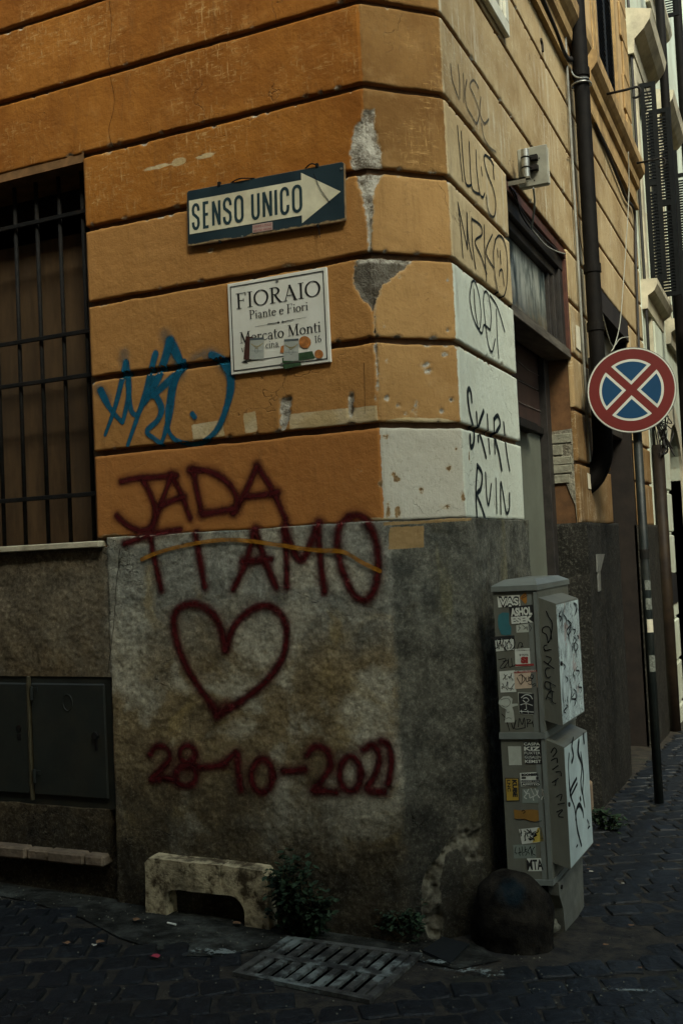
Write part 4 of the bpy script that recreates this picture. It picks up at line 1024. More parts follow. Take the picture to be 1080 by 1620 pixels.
# ------------------------------------------------------------ decal strokes
def stroke_mb(mb, att, P2, w_, fr, off0, offs=None, cap=True, step=.008):
    """ribbon along P2 (list of (a,b) in frame); attribute = (across, beyond end)"""
    pts = smooth_pts([(p[0], p[1], 0) for p in P2], 10) if len(P2) > 2 else [np.array((p[0], p[1], 0.0)) for p in P2]
    L = [0]
    for i in range(1, len(pts)): L.append(L[-1]+np.linalg.norm(pts[i]-pts[i-1]))
    tot = L[-1]; 
    if tot < 1e-6: return
    n = max(2, int(tot/step)+1); arr = np.array(pts); T = np.linspace(0, tot, n)
    Q = np.stack([np.interp(T, L, arr[:, 0]), np.interp(T, L, arr[:, 1])], 1)
    ws = w_ if np.isscalar(w_) else np.interp(T/tot, np.linspace(0, 1, len(w_)), w_)
    ws = np.zeros(n)+ws; ws = ws*(1+.16*vnoise(np.stack([T+P2[0][0]*7, T*0, T*0+P2[0][1]*5], 1), 14, 3, .6)*(1.6 if w_ is not None and np.mean(ws) > .012 else .8))
    d = np.gradient(Q, axis=0) if n > 2 else np.repeat((Q[1:]-Q[:-1]), 2, 0); d /= (np.linalg.norm(d, axis=1)[:, None]+1e-9)
    rows = [(Q[i], d[i], ws[i], 0.0) for i in range(n)]
    if cap:
        c0 = [(Q[0]-d[0]*ws[0]*k, d[0], ws[0], k) for k in (1.0, .66, .33)]; c1 = [(Q[-1]+d[-1]*ws[-1]*k, d[-1], ws[-1], k) for k in (.33, .66, 1.0)]
        rows = c0+rows+c1
    k0 = len(mb.v); M = len(rows)
    for i, (p, dd, ww, e) in enumerate(rows):
        nrm = np.array([-dd[1], dd[0]])
        for s in (-1, -.5, 0, .5, 1):
            q = p+nrm*ww*s; o = off0+i*.00002
            if offs: o += offs(q[0], q[1])
            mb.v.append(fr.P(q[0], q[1], o) if fr else None); att.append((s, e, 0))
    for i in range(M-1):
        for j in range(4): a = k0+i*5+j; mb.f.append((a, a+1, a+6, a+5))
def groove_offs(a, z):
    for zl in WZ:
        if zl < z < zl+GAP: return -.02 if zl != WZ[-1] else 0.0
    return PO+.007+.02*max(0, min(1, 1.0-z)) if z < 1.712 else 0.0015
def graffiti(name, label, strokes, width, fr, mat, parent=corner, offs=groove_offs, off0=.0022, clampa=None, px=None, wk=None):
    mb = MB(); att = []
    if wk is None: wk = .0060 if fr is FR else .0026
    for i, st in enumerate(strokes):
        wd = width
        if isinstance(st, tuple): st, wd = st
        P2 = [fr.px(*(px(q) if px else q)) for q in st]
        if clampa: P2 = [(min(p[0], clampa), p[1]) for p in P2]
        ww = [x*wk for x in wd] if hasattr(wd, '__len__') else wd*wk
        stroke_mb(mb, att, P2, ww, fr, off0-.0008+i*.00018, None)
    if fr is FL or fr is FR:
        V = np.array(mb.v); a_ = V@fr.ex; z_ = V[:, 2]; s_ = a_+CH if fr is FL else LC+a_-CH
        P3 = np.stack([s_, np.zeros_like(s_), z_], 1)
        dd_ = .0022*vnoise(P3, 3.0, 3)+.0006*vnoise(P3, 30, 2)
        for zl in WZ[:-1]: dd_ = np.where((z_ > zl) & (z_ < zl+GAP), -.019, dd_)
        pl_ = PO+.006*vnoise(P3, 3.2, 4, .6)+.0035*vnoise(P3, 22, 3, .7)+.0030*vnoise(P3, 62, 2, .6)+.02*np.clip(1.0-z_, 0, 1)
        dd_ = np.where(z_ < 1.712, pl_+.0016, dd_); V = V+dd_[:, None]*fr.n[None, :]; mb.v = [tuple(p) for p in V]
    o = link_obj(name, mb, mat, parent, attrs={'stroke': np.array(att)}, label=label); return o
def ell(cx, cy, rx, ry, a0=0, a1=360, n=14, rot=0):
    return [(cx+rx*math.cos(R_(t)), cy+ry*math.sin(R_(t))) for t in np.linspace(a0, a1, n)]
red = spray_mat('dark_red_spray', (0.070, 0.008, 0.008), .80, .97, .55, 75)
redhalo = spray_mat('dark_red_overspray', (0.08, 0.012, 0.010), .99, .50, .7, 90)
orr = spray_mat('orange_spray', (0.36, 0.15, 0.012), .5, .8, .4)
blu = spray_mat('petrol_blue_spray', (0.008, 0.098, 0.165), .45, .95, .25)
bluh = spray_mat('petrol_blue_overspray', (0.012, 0.12, 0.16), .98, .35, .5)
blk1 = spray_mat('black_marker', (0.008, 0.014, 0.017), .4, .97, .3)
blk2 = spray_mat('faded_black_marker', (0.03, 0.04, 0.045), .7, .75, .5)
JADA = [[(192, 762), (215, 757), (245, 755), (280, 752)], [(227, 760), (240, 785), (246, 808), (243, 830), (230, 839), (214, 837), (198, 828), (186, 816)],
        [(238, 840), (247, 818), (256, 795), (272, 752)], [(272, 752), (288, 783), (302, 820)], [(255, 800), (272, 792), (292, 786)],
        [(306, 743), (312, 775), (320, 812)], [(300, 744), (330, 745), (357, 760), (374, 783), (373, 802), (352, 808), (322, 812)],
        [(370, 812), (388, 780), (407, 738)], [(407, 738), (430, 772), (452, 820)], [(390, 785), (415, 783), (440, 779)]]
TIAMO = [[(200, 860), (240, 846), (285, 838)], [(240, 840), (248, 885), (259, 932)], [(312, 842), (320, 885), (328, 928)], [(373, 932), (392, 890), (406, 838)], [(406, 838), (422, 885), (440, 928)],
         [(388, 888), (410, 886), (432, 884)], [(457, 928), (456, 885), (453, 832)], [(453, 835), (466, 868), (480, 886), (494, 860), (505, 828)], [(505, 828), (510, 885), (516, 935)],
         [(552, 818), (568, 815), (585, 828), (598, 858), (601, 895), (596, 930), (580, 948), (562, 938), (546, 905), (537, 865), (540, 832), (552, 818)]]
HEART = [[(348, 1128), (318, 1087), (294, 1045), (281, 1005), (279, 975), (292, 958), (315, 955), (338, 968), (352, 992), (360, 1026)], [(360, 1026), (374, 990), (398, 966), (425, 957), (448, 972), (457, 1002), (450, 1040), (425, 1075), (390, 1104), (345, 1130)]]
DATE = [[(242, 1192), (252, 1179), (267, 1182), (273, 1197), (260, 1215), (243, 1232), (262, 1229), (281, 1231)], ell(301, 1191, 12, 13, 60, 420), ell(299, 1225, 16, 16, -80, 280), [(318, 1212), (337, 1211), (356, 1208)],
        [(360, 1206), (378, 1188), (381, 1215), (386, 1246)], ell(419, 1225, 17, 26), [(452, 1218), (470, 1217), (487, 1214)],
        [(490, 1192), (503, 1179), (521, 1186), (527, 1208), (515, 1230), (500, 1248), (518, 1248), (535, 1251)], ell(558, 1222, 17, 27), [(577, 1184), (592, 1177), (603, 1192), (599, 1220), (585, 1246), (612, 1250)], [(606, 1171), (616, 1176), (622, 1192), (622, 1215), (617, 1238)]]
graffiti('graffiti_name', 'JADA sprayed in dark red on the lowest orange course', JADA, 7.8, FL, red)
graffiti('graffiti_words', 'TI AMO sprayed in dark red over the top of the plinth', TIAMO, 8.0, FL, red, clampa=-CH-.004)
graffiti('graffiti_heart', 'dark red sprayed heart on the grey plinth', HEART, 9.0, FL, red)
graffiti('graffiti_date', '28-10-2021 sprayed in dark red under the heart', DATE, 7.6, FL, red, clampa=-CH-.004)
for nm, S_ in (('graffiti_overspray', JADA), ('graffiti_overspray', HEART), ('graffiti_overspray', TIAMO), ('graffiti_overspray', DATE)):
    graffiti(nm, None, S_, 17, FL, redhalo, off0=.0009, clampa=-CH-.004)
graffiti('graffiti_overspray', None, [[(335, 1112), (350, 1122), (362, 1112)]], 16, FL, redhalo, off0=.005)
graffiti('graffiti_line', 'thin orange arc sprayed through the words TI AMO', [[(228, 885), (260, 872), (310, 860), (360, 854), (400, 856), (450, 863), (500, 870), (545, 873), (575, 889), (604, 903)]], 4.6, FL, orr, off0=.0055, clampa=-CH-.004)
BLUE = [([(160, 618), (176, 648), (194, 668)], (10, 6, 6)), ([(167, 688), (184, 640), (200, 574)], (4, 6, 8)), ([(200, 574), (205, 618), (195, 668)], (8, 7, 5)), ([(203, 605), (208, 648), (218, 655), (228, 628), (247, 560)], (6, 6, 6, 7, 8)),
        ([(244, 600), (222, 650), (203, 704)], (8, 6, 5)), ([(229, 636), (252, 596), (270, 540)], (8, 10, 11)), ([(270, 540), (284, 568), (290, 582)], (11, 10, 7)), ([(288, 584), (262, 608), (243, 626)], (8, 8, 7)),
        ([(243, 618), (256, 645), (250, 665), (233, 682), (245, 694), (256, 702)], (8, 7, 6, 6)), ([(256, 702), (268, 662), (276, 610), (292, 572)], (5, 8, 9, 7)), ([(275, 605), (266, 648), (268, 682), (285, 699), (318, 700), (345, 678), (362, 635), (366, 600), (356, 574), (336, 562)], (9, 6, 5, 5, 5, 6, 7, 9, 10, 8)), ([(305, 655), (309, 660)], 6.5)]
graffiti('graffiti_tag', 'petrol blue sprayed tag beside the window', BLUE, 6, FL, blu)
graffiti('graffiti_overspray', None, [[(196, 560), (200, 600)], [(262, 530), (275, 560), (287, 590)], [(156, 615), (170, 630)], [(310, 568), (336, 560), (362, 590)]], 17, FL, bluh, off0=.0009)
def zA(q): return 700+q[0]/4.05, 80+q[1]/4.05
def zB(q): return 700+q[0]/3.375, 420+q[1]/3.375
NIC = [[(50, 90), (60, 190), (100, 310)], [(95, 95), (105, 200), (105, 300)], [(128, 150), (132, 240), (130, 330)], [(150, 190), (140, 270), (150, 360), (185, 425)], [(225, 240), (195, 190), (170, 225), (200, 300), (228, 390), (215, 465), (190, 440)],
       [(240, 300), (235, 400), (262, 465), (290, 440)], [(245, 470), (262, 560), (298, 620), (335, 650)]]
ILL = [[(92, 485), (105, 640), (125, 835)], [(115, 520), (125, 680), (145, 850), (180, 862)], [(165, 590), (170, 700), (185, 880), (232, 920)], [(210, 640), (215, 760), (232, 905), (252, 940), (265, 915)], [(245, 750), (248, 780), (252, 800)],
       [(322, 735), (300, 692), (270, 670), (260, 695), (280, 780), (318, 880), (336, 980), (325, 1060), (298, 1052), (280, 995), (275, 930)], [(322, 735), (322, 775), (326, 820)]]
MIR = [[(95, 975), (110, 1120), (126, 1325)], [(97, 985), (130, 1150), (155, 1270)], [(155, 1270), (152, 1150), (150, 1040)], [(152, 1045), (160, 1200), (184, 1335)], [(182, 1070), (186, 1240), (206, 1395)],
       [(186, 1080), (238, 1120), (245, 1180), (202, 1225), (245, 1330), (276, 1430)], [(262, 1120), (264, 1280), (276, 1475)], [(312, 1180), (272, 1290), (320, 1390)],
       [(330, 1215), (355, 1185), (385, 1210), (405, 1290), (411, 1400), (402, 1520), (375, 1588), (347, 1540), (326, 1420), (318, 1300), (330, 1215)], [(345, 1270), (350, 1322)], [(362, 1285), (368, 1365)], [(358, 1442), (360, 1412), (376, 1410), (388, 1505)]]
OPT = [[(150, 92), (166, 84), (188, 150), (200, 250), (194, 335), (176, 320), (152, 250), (140, 165), (150, 92)], [(163, 130), (168, 220), (186, 330), (206, 362), (216, 318), (250, 345)], [(250, 345), (256, 260), (240, 155), (220, 143), (214, 200), (226, 330), (242, 430), (260, 460), (275, 395)], [(250, 160), (290, 225), (328, 350)], [(284, 235), (288, 380), (295, 490)]]
SKI = [([(152, 725), (148, 680), (138, 658), (130, 690), (140, 780), (162, 880), (160, 950), (146, 970), (141, 910)], 2.4), ([(178, 790), (182, 860), (186, 935)], 2.2), ([(216, 778), (188, 868), (206, 940), (226, 1022)], 2.2), ([(235, 800), (240, 900), (246, 1002)], 1.8),
       ([(270, 822), (272, 900), (274, 1000)], 1.8), ([(270, 822), (290, 802), (302, 850), (276, 912), (296, 1010), (310, 1088)], 2.2), ([(321, 842), (334, 980), (352, 1092)], 2.0)]
RUI = [([(181, 1068), (174, 1200), (180, 1342)], 1.9), ([(181, 1068), (206, 1112), (200, 1188), (180, 1222), (200, 1280), (221, 1345)], 2.2), ([(224, 1110), (232, 1240), (243, 1275), (254, 1170)], 1.6), ([(280, 1140), (285, 1320)], 1.4), ([(307, 1322), (306, 1160), (322, 1240), (336, 1320), (351, 1300), (352, 1220)], 1.8)]
go = lambda a, z: groove_offs(a, z)+.0006
graffiti('graffiti_tag', 'faded black marker tag on the grubby course at the corner', NIC, 1.35, FR, blk2, px=zA, offs=go)
graffiti('graffiti_tag', 'ILLUS in black marker on the right wall', ILL, 1.2, FR, blk1, px=zA, offs=go)
graffiti('graffiti_tag', 'MIRKO with a sad face in black marker', MIR, 1.15, FR, blk1, px=zA, offs=go)
graffiti('graffiti_tag', 'black marker scrawl on the topmost white course', OPT, 1.15, FR, blk1, px=zB, offs=go)
graffiti('graffiti_tag', 'SKIRL in smudged black marker on white', SKI, 2.2, FR, blk1, px=zB, offs=go)
graffiti('graffiti_tag', 'RUIN in black marker just above the plinth', RUI, 1.8, FR, blk1, px=zB, offs=go)
crk = spray_mat('dark_crack', (0.03, 0.018, 0.010), .4, .9, .3, 200)
graffiti('crack', 'fine vertical crack in the upper left courses', [[(172, -10), (177, 40), (173, 90), (176, 107)], [(174, 118), (181, 150), (180, 175), (173, 205), (178, 232)]], .55, FL, crk)
graffiti('crack', 'long crack running down the plinth beside the meter doors', [[(193, 868), (187, 930), (184, 985), (178, 1040), (174, 1068)]], .8, FL, crk)
graffiti('crack', 'hairline crack by the no parking end of the orange course', [[(576, 575), (577, 620), (577, 655)]], .5, FL, crk)
gpl = lambda a, z: PO+.012+.02*max(0, min(1, 1-z))

# ------------------------------------------------------------ lettering
def txt(s, fr, a, b, h, mat, parent, name='lettering', d=.001, bold=0.0, sx=1.0, rot=0.0, label=None, align='LEFT', w=None):
    cu = bpy.data.curves.new('t', 'FONT'); cu.body = s; cu.size = 1.0; cu.align_x = 'LEFT'; cu.offset = bold; cu.resolution_u = 3
    to = bpy.data.objects.new('t', cu); COL.objects.link(to)
    dg = bpy.context.evaluated_depsgraph_get(); me = to.evaluated_get(dg).to_mesh()
    V = np.array([v.co[:2] for v in me.vertices]); Fc = [tuple(p.vertices) for p in me.polygons]
    to.evaluated_get(dg).to_mesh_clear(); bpy.data.objects.remove(to); bpy.data.curves.remove(cu)
    if len(V) == 0: return None
    x0, x1 = V[:, 0].min(), V[:, 0].max(); y0 = 0.0
    V = V-np.array([x0, y0]); k = h/.72; V[:, 1] *= k
    V[:, 0] *= (w/(x1-x0)) if w else k*sx
    cr, sr = math.cos(rot), math.sin(rot); V = V@np.array([[cr, sr], [-sr, cr]])
    mb = MB(); mb.add([fr.P(a+p[0], b+p[1], d) for p in V], Fc); return link_obj(name, mb, mat, parent, label=label)
def thick(mb, pts, w_, fr, d, n=0):
    """constant width mitred line"""
    thick.k = getattr(thick, 'k', 0)
    P = [np.array(p, float) for p in pts]; L = []; Rr = []
    P = [P[0]]+[P[i] for i in range(1, len(P)) if np.linalg.norm(P[i]-P[i-1]) > 1e-7]
    thick.k = (thick.k+1) % 9; d = d+thick.k*.00007
    for i, p in enumerate(P):
        d0 = P[i]-P[i-1] if i > 0 else P[1]-P[0]; d1 = P[i+1]-P[i] if i < len(P)-1 else P[-1]-P[-2]
        if i == 0 and np.linalg.norm(P[0]-P[-1]) < 1e-9: d0 = P[-1]-P[-2]
        if i == len(P)-1 and np.linalg.norm(P[0]-P[-1]) < 1e-9: d1 = P[1]-P[0]
        d0 = d0/(np.linalg.norm(d0)+1e-12); d1 = d1/(np.linalg.norm(d1)+1e-12); n0 = np.array([-d0[1], d0[0]]); n1 = np.array([-d1[1], d1[0]])
        m = n0+n1; m /= (np.linalg.norm(m)+1e-12); k = 1/max(.5, m@n0); L.append(p+m*k*w_/2); Rr.append(p-m*k*w_/2)
    k0 = len(mb.v)
    for a, b in zip(L, Rr): mb.v.append(fr.P(a[0], a[1], d)); mb.v.append(fr.P(b[0], b[1], d))
    for i in range(len(P)-1): mb.f.append((k0+2*i, k0+2*i+1, k0+2*i+3, k0+2*i+2))

# SENSO UNICO sign
sx0, sx1 = -1.063, -.342; szl0, szl1, szr0, szr1 = 2.909, 3.149, 2.894, 3.124
sw = sx1-sx0; sh_ = .2345
tl = math.atan2(-.020, sw)
FS = Frame((sx0, -.020, 2.909), (math.cos(tl), 0, math.sin(tl)), (-math.sin(tl), 0, math.cos(tl)))
sgn = thing('one_way_sign', 'dark teal enamel sign with a cream arrow reading SENSO UNICO', 'street sign', (sx0+sw/2, -.01, 2.9))
nv = N('chipped_teal_enamel'); u_ = nv.new('ShaderNodeTexCoord'); e = nv.noise(28, 6, .8)
c = nv.mix(nv.ramp(nv.noise(6, 5), .35, .65), (0.011, 0.026, 0.033), (0.019, 0.040, 0.048))
ed = nv.attr('edge').outputs['Fac']
ch_ = nv.ramp(nv.math('ADD', ed, nv.math('MULTIPLY', nv.math('SUBTRACT', e, .5), .035)), .006, .004, 0.0, 1.0)
ch_ = nv.ramp(nv.math('ADD', ed, nv.math('MULTIPLY', nv.math('SUBTRACT', e, .5), .030)), .002, .004, 1.0, 0.0)
c = nv.mix(ch_, c, nv.mix(nv.ramp(nv.noise(50, 3), .4, .6), (0.20, 0.13, 0.06), (0.33, 0.24, 0.12)))
nv.bsdf(c, .38, nv.bump(nv.noise(9, 3), .05, .01), 0, .5)
rust = simple('tan_rusted_edge', (0.26, 0.17, 0.08), .7, .3, 40, .4, 90, dirt=(0.08, 0.045, 0.02))
m = MB(); rr_ = .012; poly = []
for cx_, cy_, a0 in ((sw-rr_, rr_, -90), (sw-rr_, sh_-rr_, 0), (rr_, sh_-rr_, 90), (rr_, rr_, 180)): poly += [(cx_+rr_*math.cos(R_(t)), cy_+rr_*math.sin(R_(t))) for t in np.linspace(a0, a0+90, 5)]
m.prism(poly, -.014, 0, FS); link_obj('sign_edge', m, rust, sgn)
m = MB(); att = []; nx_, ny_ = 100, 34
for j in range(ny_+1):
    for i in range(nx_+1):
        a = sw*i/nx_; b = sh_*j/ny_; m.v.append(FS.P(min(max(a, .002), sw-.002), min(max(b, .002), sh_-.002), .0008)); att.append(min(a+.012, sw-a+.004, b-.006 if a < .3*sw or a > .4*sw else b, sh_-b+.008))
m.f = [(j*(nx_+1)+i, j*(nx_+1)+i+1, (j+1)*(nx_+1)+i+1, (j+1)*(nx_+1)+i) for j in range(ny_) for i in range(nx_)]
# round the plate's corners off
m2 = MB(); keep = [f for f in m.f if all(not ((p_[0] < 0) if False else False) for p_ in [m.v[k] for k in f])]
m.f = [f for f in m.f if f not in (0,)]
def incorner(i, j): return (i in (0, nx_-1)) and (j in (0, ny_-1))
m.f = [f for k, f in enumerate(m.f) if not incorner(k % nx_, k//nx_)]
link_obj('enamel_face', m, nv.m, sgn, attrs={'edge': np.array(att)})
cream_m = simple('aged_cream_enamel', (0.70, 0.66, 0.46), .5, .10, 9, .1, 60, dirt=(0.42, 0.34, 0.2), grime=.45)
T = lambda u, v: (u*sw, (1-v)*sh_)
m = MB(); m.flat([T(.016, .79), T(.742, .79), T(.742, .925), T(.978, .50), T(.742, .06), T(.742, .185), T(.016, .185)][::1], .0022, FS); link_obj('arrow', m, cream_m, sgn)
teal_l = simple('teal_lettering', (0.020, 0.045, 0.052), .45, .1)
def G_(s, x0, x1):
    """condensed rounded capitals as thick lines; y 0..1"""
    w_ = x1-x0; rx = min(w_*.5, .5*w_)
    def A(cx, cy, rx, ry, a0, a1, n=8): return [(cx+rx*math.cos(R_(t)), cy+ry*math.sin(R_(t))) for t in np.linspace(a0, a1, n)]
    m_ = (x0+x1)/2; ry = .2
    if s == 'O': return [A(m_, 1-ry, rx, ry, 180, 0)+A(m_, ry, rx, ry, 0, -180)+[(x0, 1-ry)]]
    if s == 'C': return [[(x1, .68), (x1, 1-ry)]+A(m_, 1-ry, rx, ry, 0, 180)+A(m_, ry, rx, ry, 180, 360)+[(x1, .32)]]
    if s == 'S': return [[(x1, .72)]+A(m_, .78, rx, .22, 0, 180)[0:]+[(x0+.08*w_, .62), (m_, .52), (x1-.08*w_, .40)]+A(m_, .22, rx, .22, 0, -180)+[(x0, .28)]]
    if s == 'U': return [[(x0, 1), (x0, ry)]+A(m_, ry, rx, ry, 180, 360)+[(x1, 1)]]
    if s == 'N': return [[(x0, 0), (x0, 1)], [(x0, 1), (x1, 0)], [(x1, 0), (x1, 1)]]
    if s == 'I': return [[(m_, 0), (m_, 1)]]
    if s == 'E': return [[(x1, 1), (x0, 1), (x0, 0), (x1, 0)], [(x0, .52), (x1-.1*w_, .52)]]
x_ = lambda p: (p-58)/897
for ch, a, b in (('S', 88, 137), ('E', 155, 197), ('N', 210, 262), ('S', 275, 328), ('O', 342, 397), ('U', 440, 490), ('N', 505, 560), ('I', 573, 589), ('C', 604, 656), ('O', 671, 728)):
    m = MB(); th = .0125
    for pl in G_(ch, x_(a)*sw+th/2, x_(b)*sw-th/2 if ch != 'I' else x_(b)*sw-th/2):
        thick(m, [(p[0], sh_*(1-.735)+th/2+p[1]*(sh_*.485-th)) for p in pl], th, FS, .0030)
    link_obj('letter', m, teal_l, sgn, label='letter %s of SENSO UNICO' % ch)
m = MB(); p0 = T(.43, .965); m.flat([T(.432, .955), T(.560, .955), T(.560, .815), T(.432, .815)], .0036, FS); stk = link_obj('sticker', m, simple('pinkish_sticker', (0.42, 0.30, 0.25), .7), sgn)
rdk = simple('faded_red_ink', (0.26, 0.05, 0.04), .7)
txt('LE PORTE DI SCUOLE', FS, .438*sw, (1-.875)*sh_, .009, rdk, sgn, d=.0042, w=.116*sw, bold=.01)
txt('SERVONO ANCORA', FS, .438*sw, (1-.945)*sh_, .009, rdk, sgn, d=.0042, w=.116*sw, bold=.01)
m = MB()
for (u, v), (u2, v2), (u3, v3) in (((.29, .0), (.36, -.03), (.45, .0)), ((.76, .0), (.81, -.05), (.85, .0))):
    pts = smooth_pts([FS.P(*T(u, v), -.004), FS.P(*T(u2, v2), .008), FS.P(*T(u3, v3), -.002)], 6); m.tube(pts, .0028, 6)
m.tube(smooth_pts([FS.P(*T(.82, .12), .004), FS.P(*T(.86, .40), .006), FS.P(*T(.915, .66), .004)], 6), .0012, 5)
m.tube(smooth_pts([FS.P(*T(.84, 1.02), .0), FS.P(*T(.845, 1.10), .004), FS.P(*T(.85, 1.22), .003)], 6), .0016, 5)
for u in (.21, .83): m.box((u*sw, sh_-.004, -.006), (u*sw+.012, sh_+.012, .004), FS); m.box((u*sw+.3*0, -.008, -.004), (u*sw+.010, .004, .004), FS)
link_obj('tie_wire', m, iron, sgn)
for u, v in ((.985, .12), (.365, .985)):
    m = MB(); m.tube([FS.P(*T(u, v), 0), FS.P(*T(u, v), .005)], .005, 10); link_obj('screw', m, galv, sgn)

# FIORAIO plate
fx0, fx1, fz0, fz1 = -.885, -.435, 2.347, 2.724
FF = Frame((fx0, -.014, fz0), (1, 0, 0), (0, 0, 1)); fw = fx1-fx0; fh = fz1-fz0
fio = thing('florist_sign', 'white florist plate reading FIORAIO with a black border and stickers', 'shop sign', (fx0+fw/2, -.01, fz0))
m = MB(); m.box((0, 0, -.012), (fw, fh, 0), FF, bev=.002); link_obj('plate', m, simple('ivory_plate', (0.76, 0.76, 0.66), .45, .06, 5, .05, 40, dirt=(0.5, 0.45, 0.3), grime=.3), fio)
ink = simple('black_ink', (0.016, 0.017, 0.015), .5, .1)
m = MB(); i_ = .015
thick(m, [(i_, i_), (fw-i_, i_), (fw-i_, fh-i_), (i_, fh-i_), (i_, i_)], .0042, FF, .0012); link_obj('border', m, ink, fio)
def serif(s, mb, x, y, h, fr, d):
    """small serif alphabet from thick and thin strokes; returns the advance"""
    TK, TN = .115*h, .050*h; xh = .60; d0 = d
    def l(pts, w_): thick(mb, [(x+a*h, y+b*h) for a, b in pts], w_, fr, d)
    def ring(cx, cy, rx, ry, a0=0, a1=360, tk=TK, tn=TN, n=22):
        k0 = len(mb.v); tt = np.linspace(a0, a1, n); thick.k = (getattr(thick, 'k', 0)+1) % 9; d = d0+thick.k*.00007
        for t in tt:
            c_, s_ = math.cos(R_(t)), math.sin(R_(t)); hw = (tn+(tk-tn)*abs(c_)**1.5)/2/h
            mb.v.append(fr.P(x+(cx+(rx+hw-.0)*c_)*h, y+(cy+(ry+hw)*s_)*h, d)); mb.v.append(fr.P(x+(cx+(rx-hw)*c_)*h, y+(cy+(ry-hw)*s_)*h, d))
        for i in range(n-1): mb.f.append((k0+2*i, k0+2*i+1, k0+2*i+3, k0+2*i+2))
    def sf(a, b, w_=.15): l([(a-w_, b), (a+w_, b)], TN*.8)
    if s == 'F': l([(.16, 0), (.16, 1)], TK); l([(.02, .978), (.58, .978)], TN); l([(.56, 1), (.56, .80)], TN); l([(.16, .52), (.44, .52)], TN); l([(.44, .62), (.44, .42)], TN*.8); sf(.17, .02); return .64
    if s == 'I': l([(.17, 0), (.17, 1)], TK); sf(.17, .02); sf(.17, .98); return .36
    if s == 'O': ring(.44, .5, .37, .48); return .92
    if s == 'R': l([(.16, 0), (.16, 1)], TK); sf(.17, .02); l([(.02, .978), (.30, .978)], TN); ring(.30, .76, .22, .215, -90, 90); l([(.18, .545), (.30, .545)], TN); l([(.30, .54), (.42, .30), (.60, .02)], TK*.9); sf(.64, .02, .08); return .74
    if s == 'A': l([(.12, .0), (.40, 1.0)], TN); l([(.38, 1.0), (.70, .0)], TK); l([(.22, .34), (.58, .34)], TN); sf(.12, .02, .12); sf(.70, .02, .13); return .84
    if s == 'P': l([(.16, 0), (.16, 1)], TK); sf(.17, .02); l([(.02, .978), (.30, .978)], TN); ring(.30, .74, .21, .23, -90, 90); l([(.18, .51), (.30, .51)], TN); return .62
    if s == 'M': l([(.15, 0), (.17, 1)], TN*1.1); l([(.17, 1), (.46, .05)], TK); l([(.46, .05), (.76, 1)], TN); l([(.76, 1), (.78, 0)], TK); sf(.15, .02, .12); sf(.79, .02, .14); sf(.12, .98, .08); sf(.82, .98, .09); return .97
    if s == 'i': l([(.12, 0), (.12, xh)], TK*.9); sf(.12, .02, .10); l([(.02, xh-.03), (.12, xh-.02)], TN); l([(.12, .78), (.12, .88)], TK); return .27
    if s == 'n' or s == 'r':
        l([(.12, 0), (.12, xh)], TK*.9); sf(.12, .02, .10); l([(.02, xh-.03), (.12, xh-.02)], TN)
        if s == 'r': ring(.27, xh-.16, .14, .14, 50, 150, TK, TN, 8); l([(.30, xh-.05), (.37, xh-.07)], TK); return .42
        ring(.28, xh-.17, .14, .15, 0, 165, TK*.8, TN, 10); l([(.42, 0), (.42, xh-.17)], TK*.9); sf(.42, .02, .10); return .57
    if s == 'a': ring(.20, xh-.15, .13, .13, 0, 170, TK*.7, TN, 9); l([(.34, xh-.15), (.34, .06), (.42, .03)], TK*.85); ring(.20, .17, .14, .15, 20, 330, TK*.8, TN, 16); return .48
    if s == 'o': ring(.25, xh/2, .20, xh/2-.02, n=18); return .54
    if s == 'e': ring(.24, xh/2, .18, xh/2-.02, 10, 320, n=16); l([(.08, xh/2+.04), (.41, xh/2+.04)], TN); return .50
    if s == 'c': ring(.24, xh/2, .18, xh/2-.02, 40, 320, n=14); return .46
    if s == 't': l([(.14, .12), (.14, .80)], TK*.9); l([(.02, xh-.02), (.30, xh-.02)], TN); ring(.22, .10, .08, .09, 180, 330, TN, TN, 8); return .34
    if s == 'v': l([(.08, xh), (.24, .0)], TK*.9); l([(.24, .0), (.42, xh)], TN); sf(.08, xh-.02, .08); sf(.42, xh-.02, .07); return .50
    if s == '1': l([(.22, 0), (.22, .95)], TK); l([(.22, .95), (.08, .82)], TN); sf(.22, .02, .12); return .44
    if s == '6': ring(.24, .28, .17, .25, n=18); ring(.42, .55, .34, .42, 105, 190, TK*.8, TN, 8); return .52
    if s == ',': l([(.10, .08), (.06, -.10)], TK*.8); return .22
    return .26
def serif_line(s, name, u0, u1, v_base, h, label):
    tmp = MB(); adv = 0
    for ch in s: adv += serif(ch, tmp, 0, 0, 1.0, FF, 0)
    # centre between u0 and u1, squeezing letter spacing
    k = (u1-u0)*fw/(adv*h); x = u0*fw; mb = MB()
    for ch in s:
        k0 = len(mb.v); a = serif(ch, mb, 0, 0, h, FF, .0016)*h
        for i in range(k0, len(mb.v)):
            p = np.array(mb.v[i]); loc_x = p[0]-FF.o[0]; mb.v[i] = (FF.o[0]+x+loc_x*k, p[1], p[2]+(1-v_base)*fh)
        x += a*k
    link_obj(name, mb, ink, fio, label=label)
serif_line('FIORAIO', 'lettering', .085, .945, .293, .064, 'FIORAIO in large serif capitals')
serif_line('Piante e Fiori', 'lettering', .215, .81, .425, .037, 'Piante e Fiori in small serif letters')
serif_line('Mercato Monti', 'lettering', .105, .925, .672, .046, 'Mercato Monti in serif letters')
serif_line('via', 'lettering', .12, .20, .770, .030, None); serif_line('cina,', 'lettering', .37, .515, .765, .030, None); serif_line('16', 'lettering', .85, .925, .78, .030, None)
m = MB(); W_ = lambda u, v: (u*fw, (1-v)*fh)
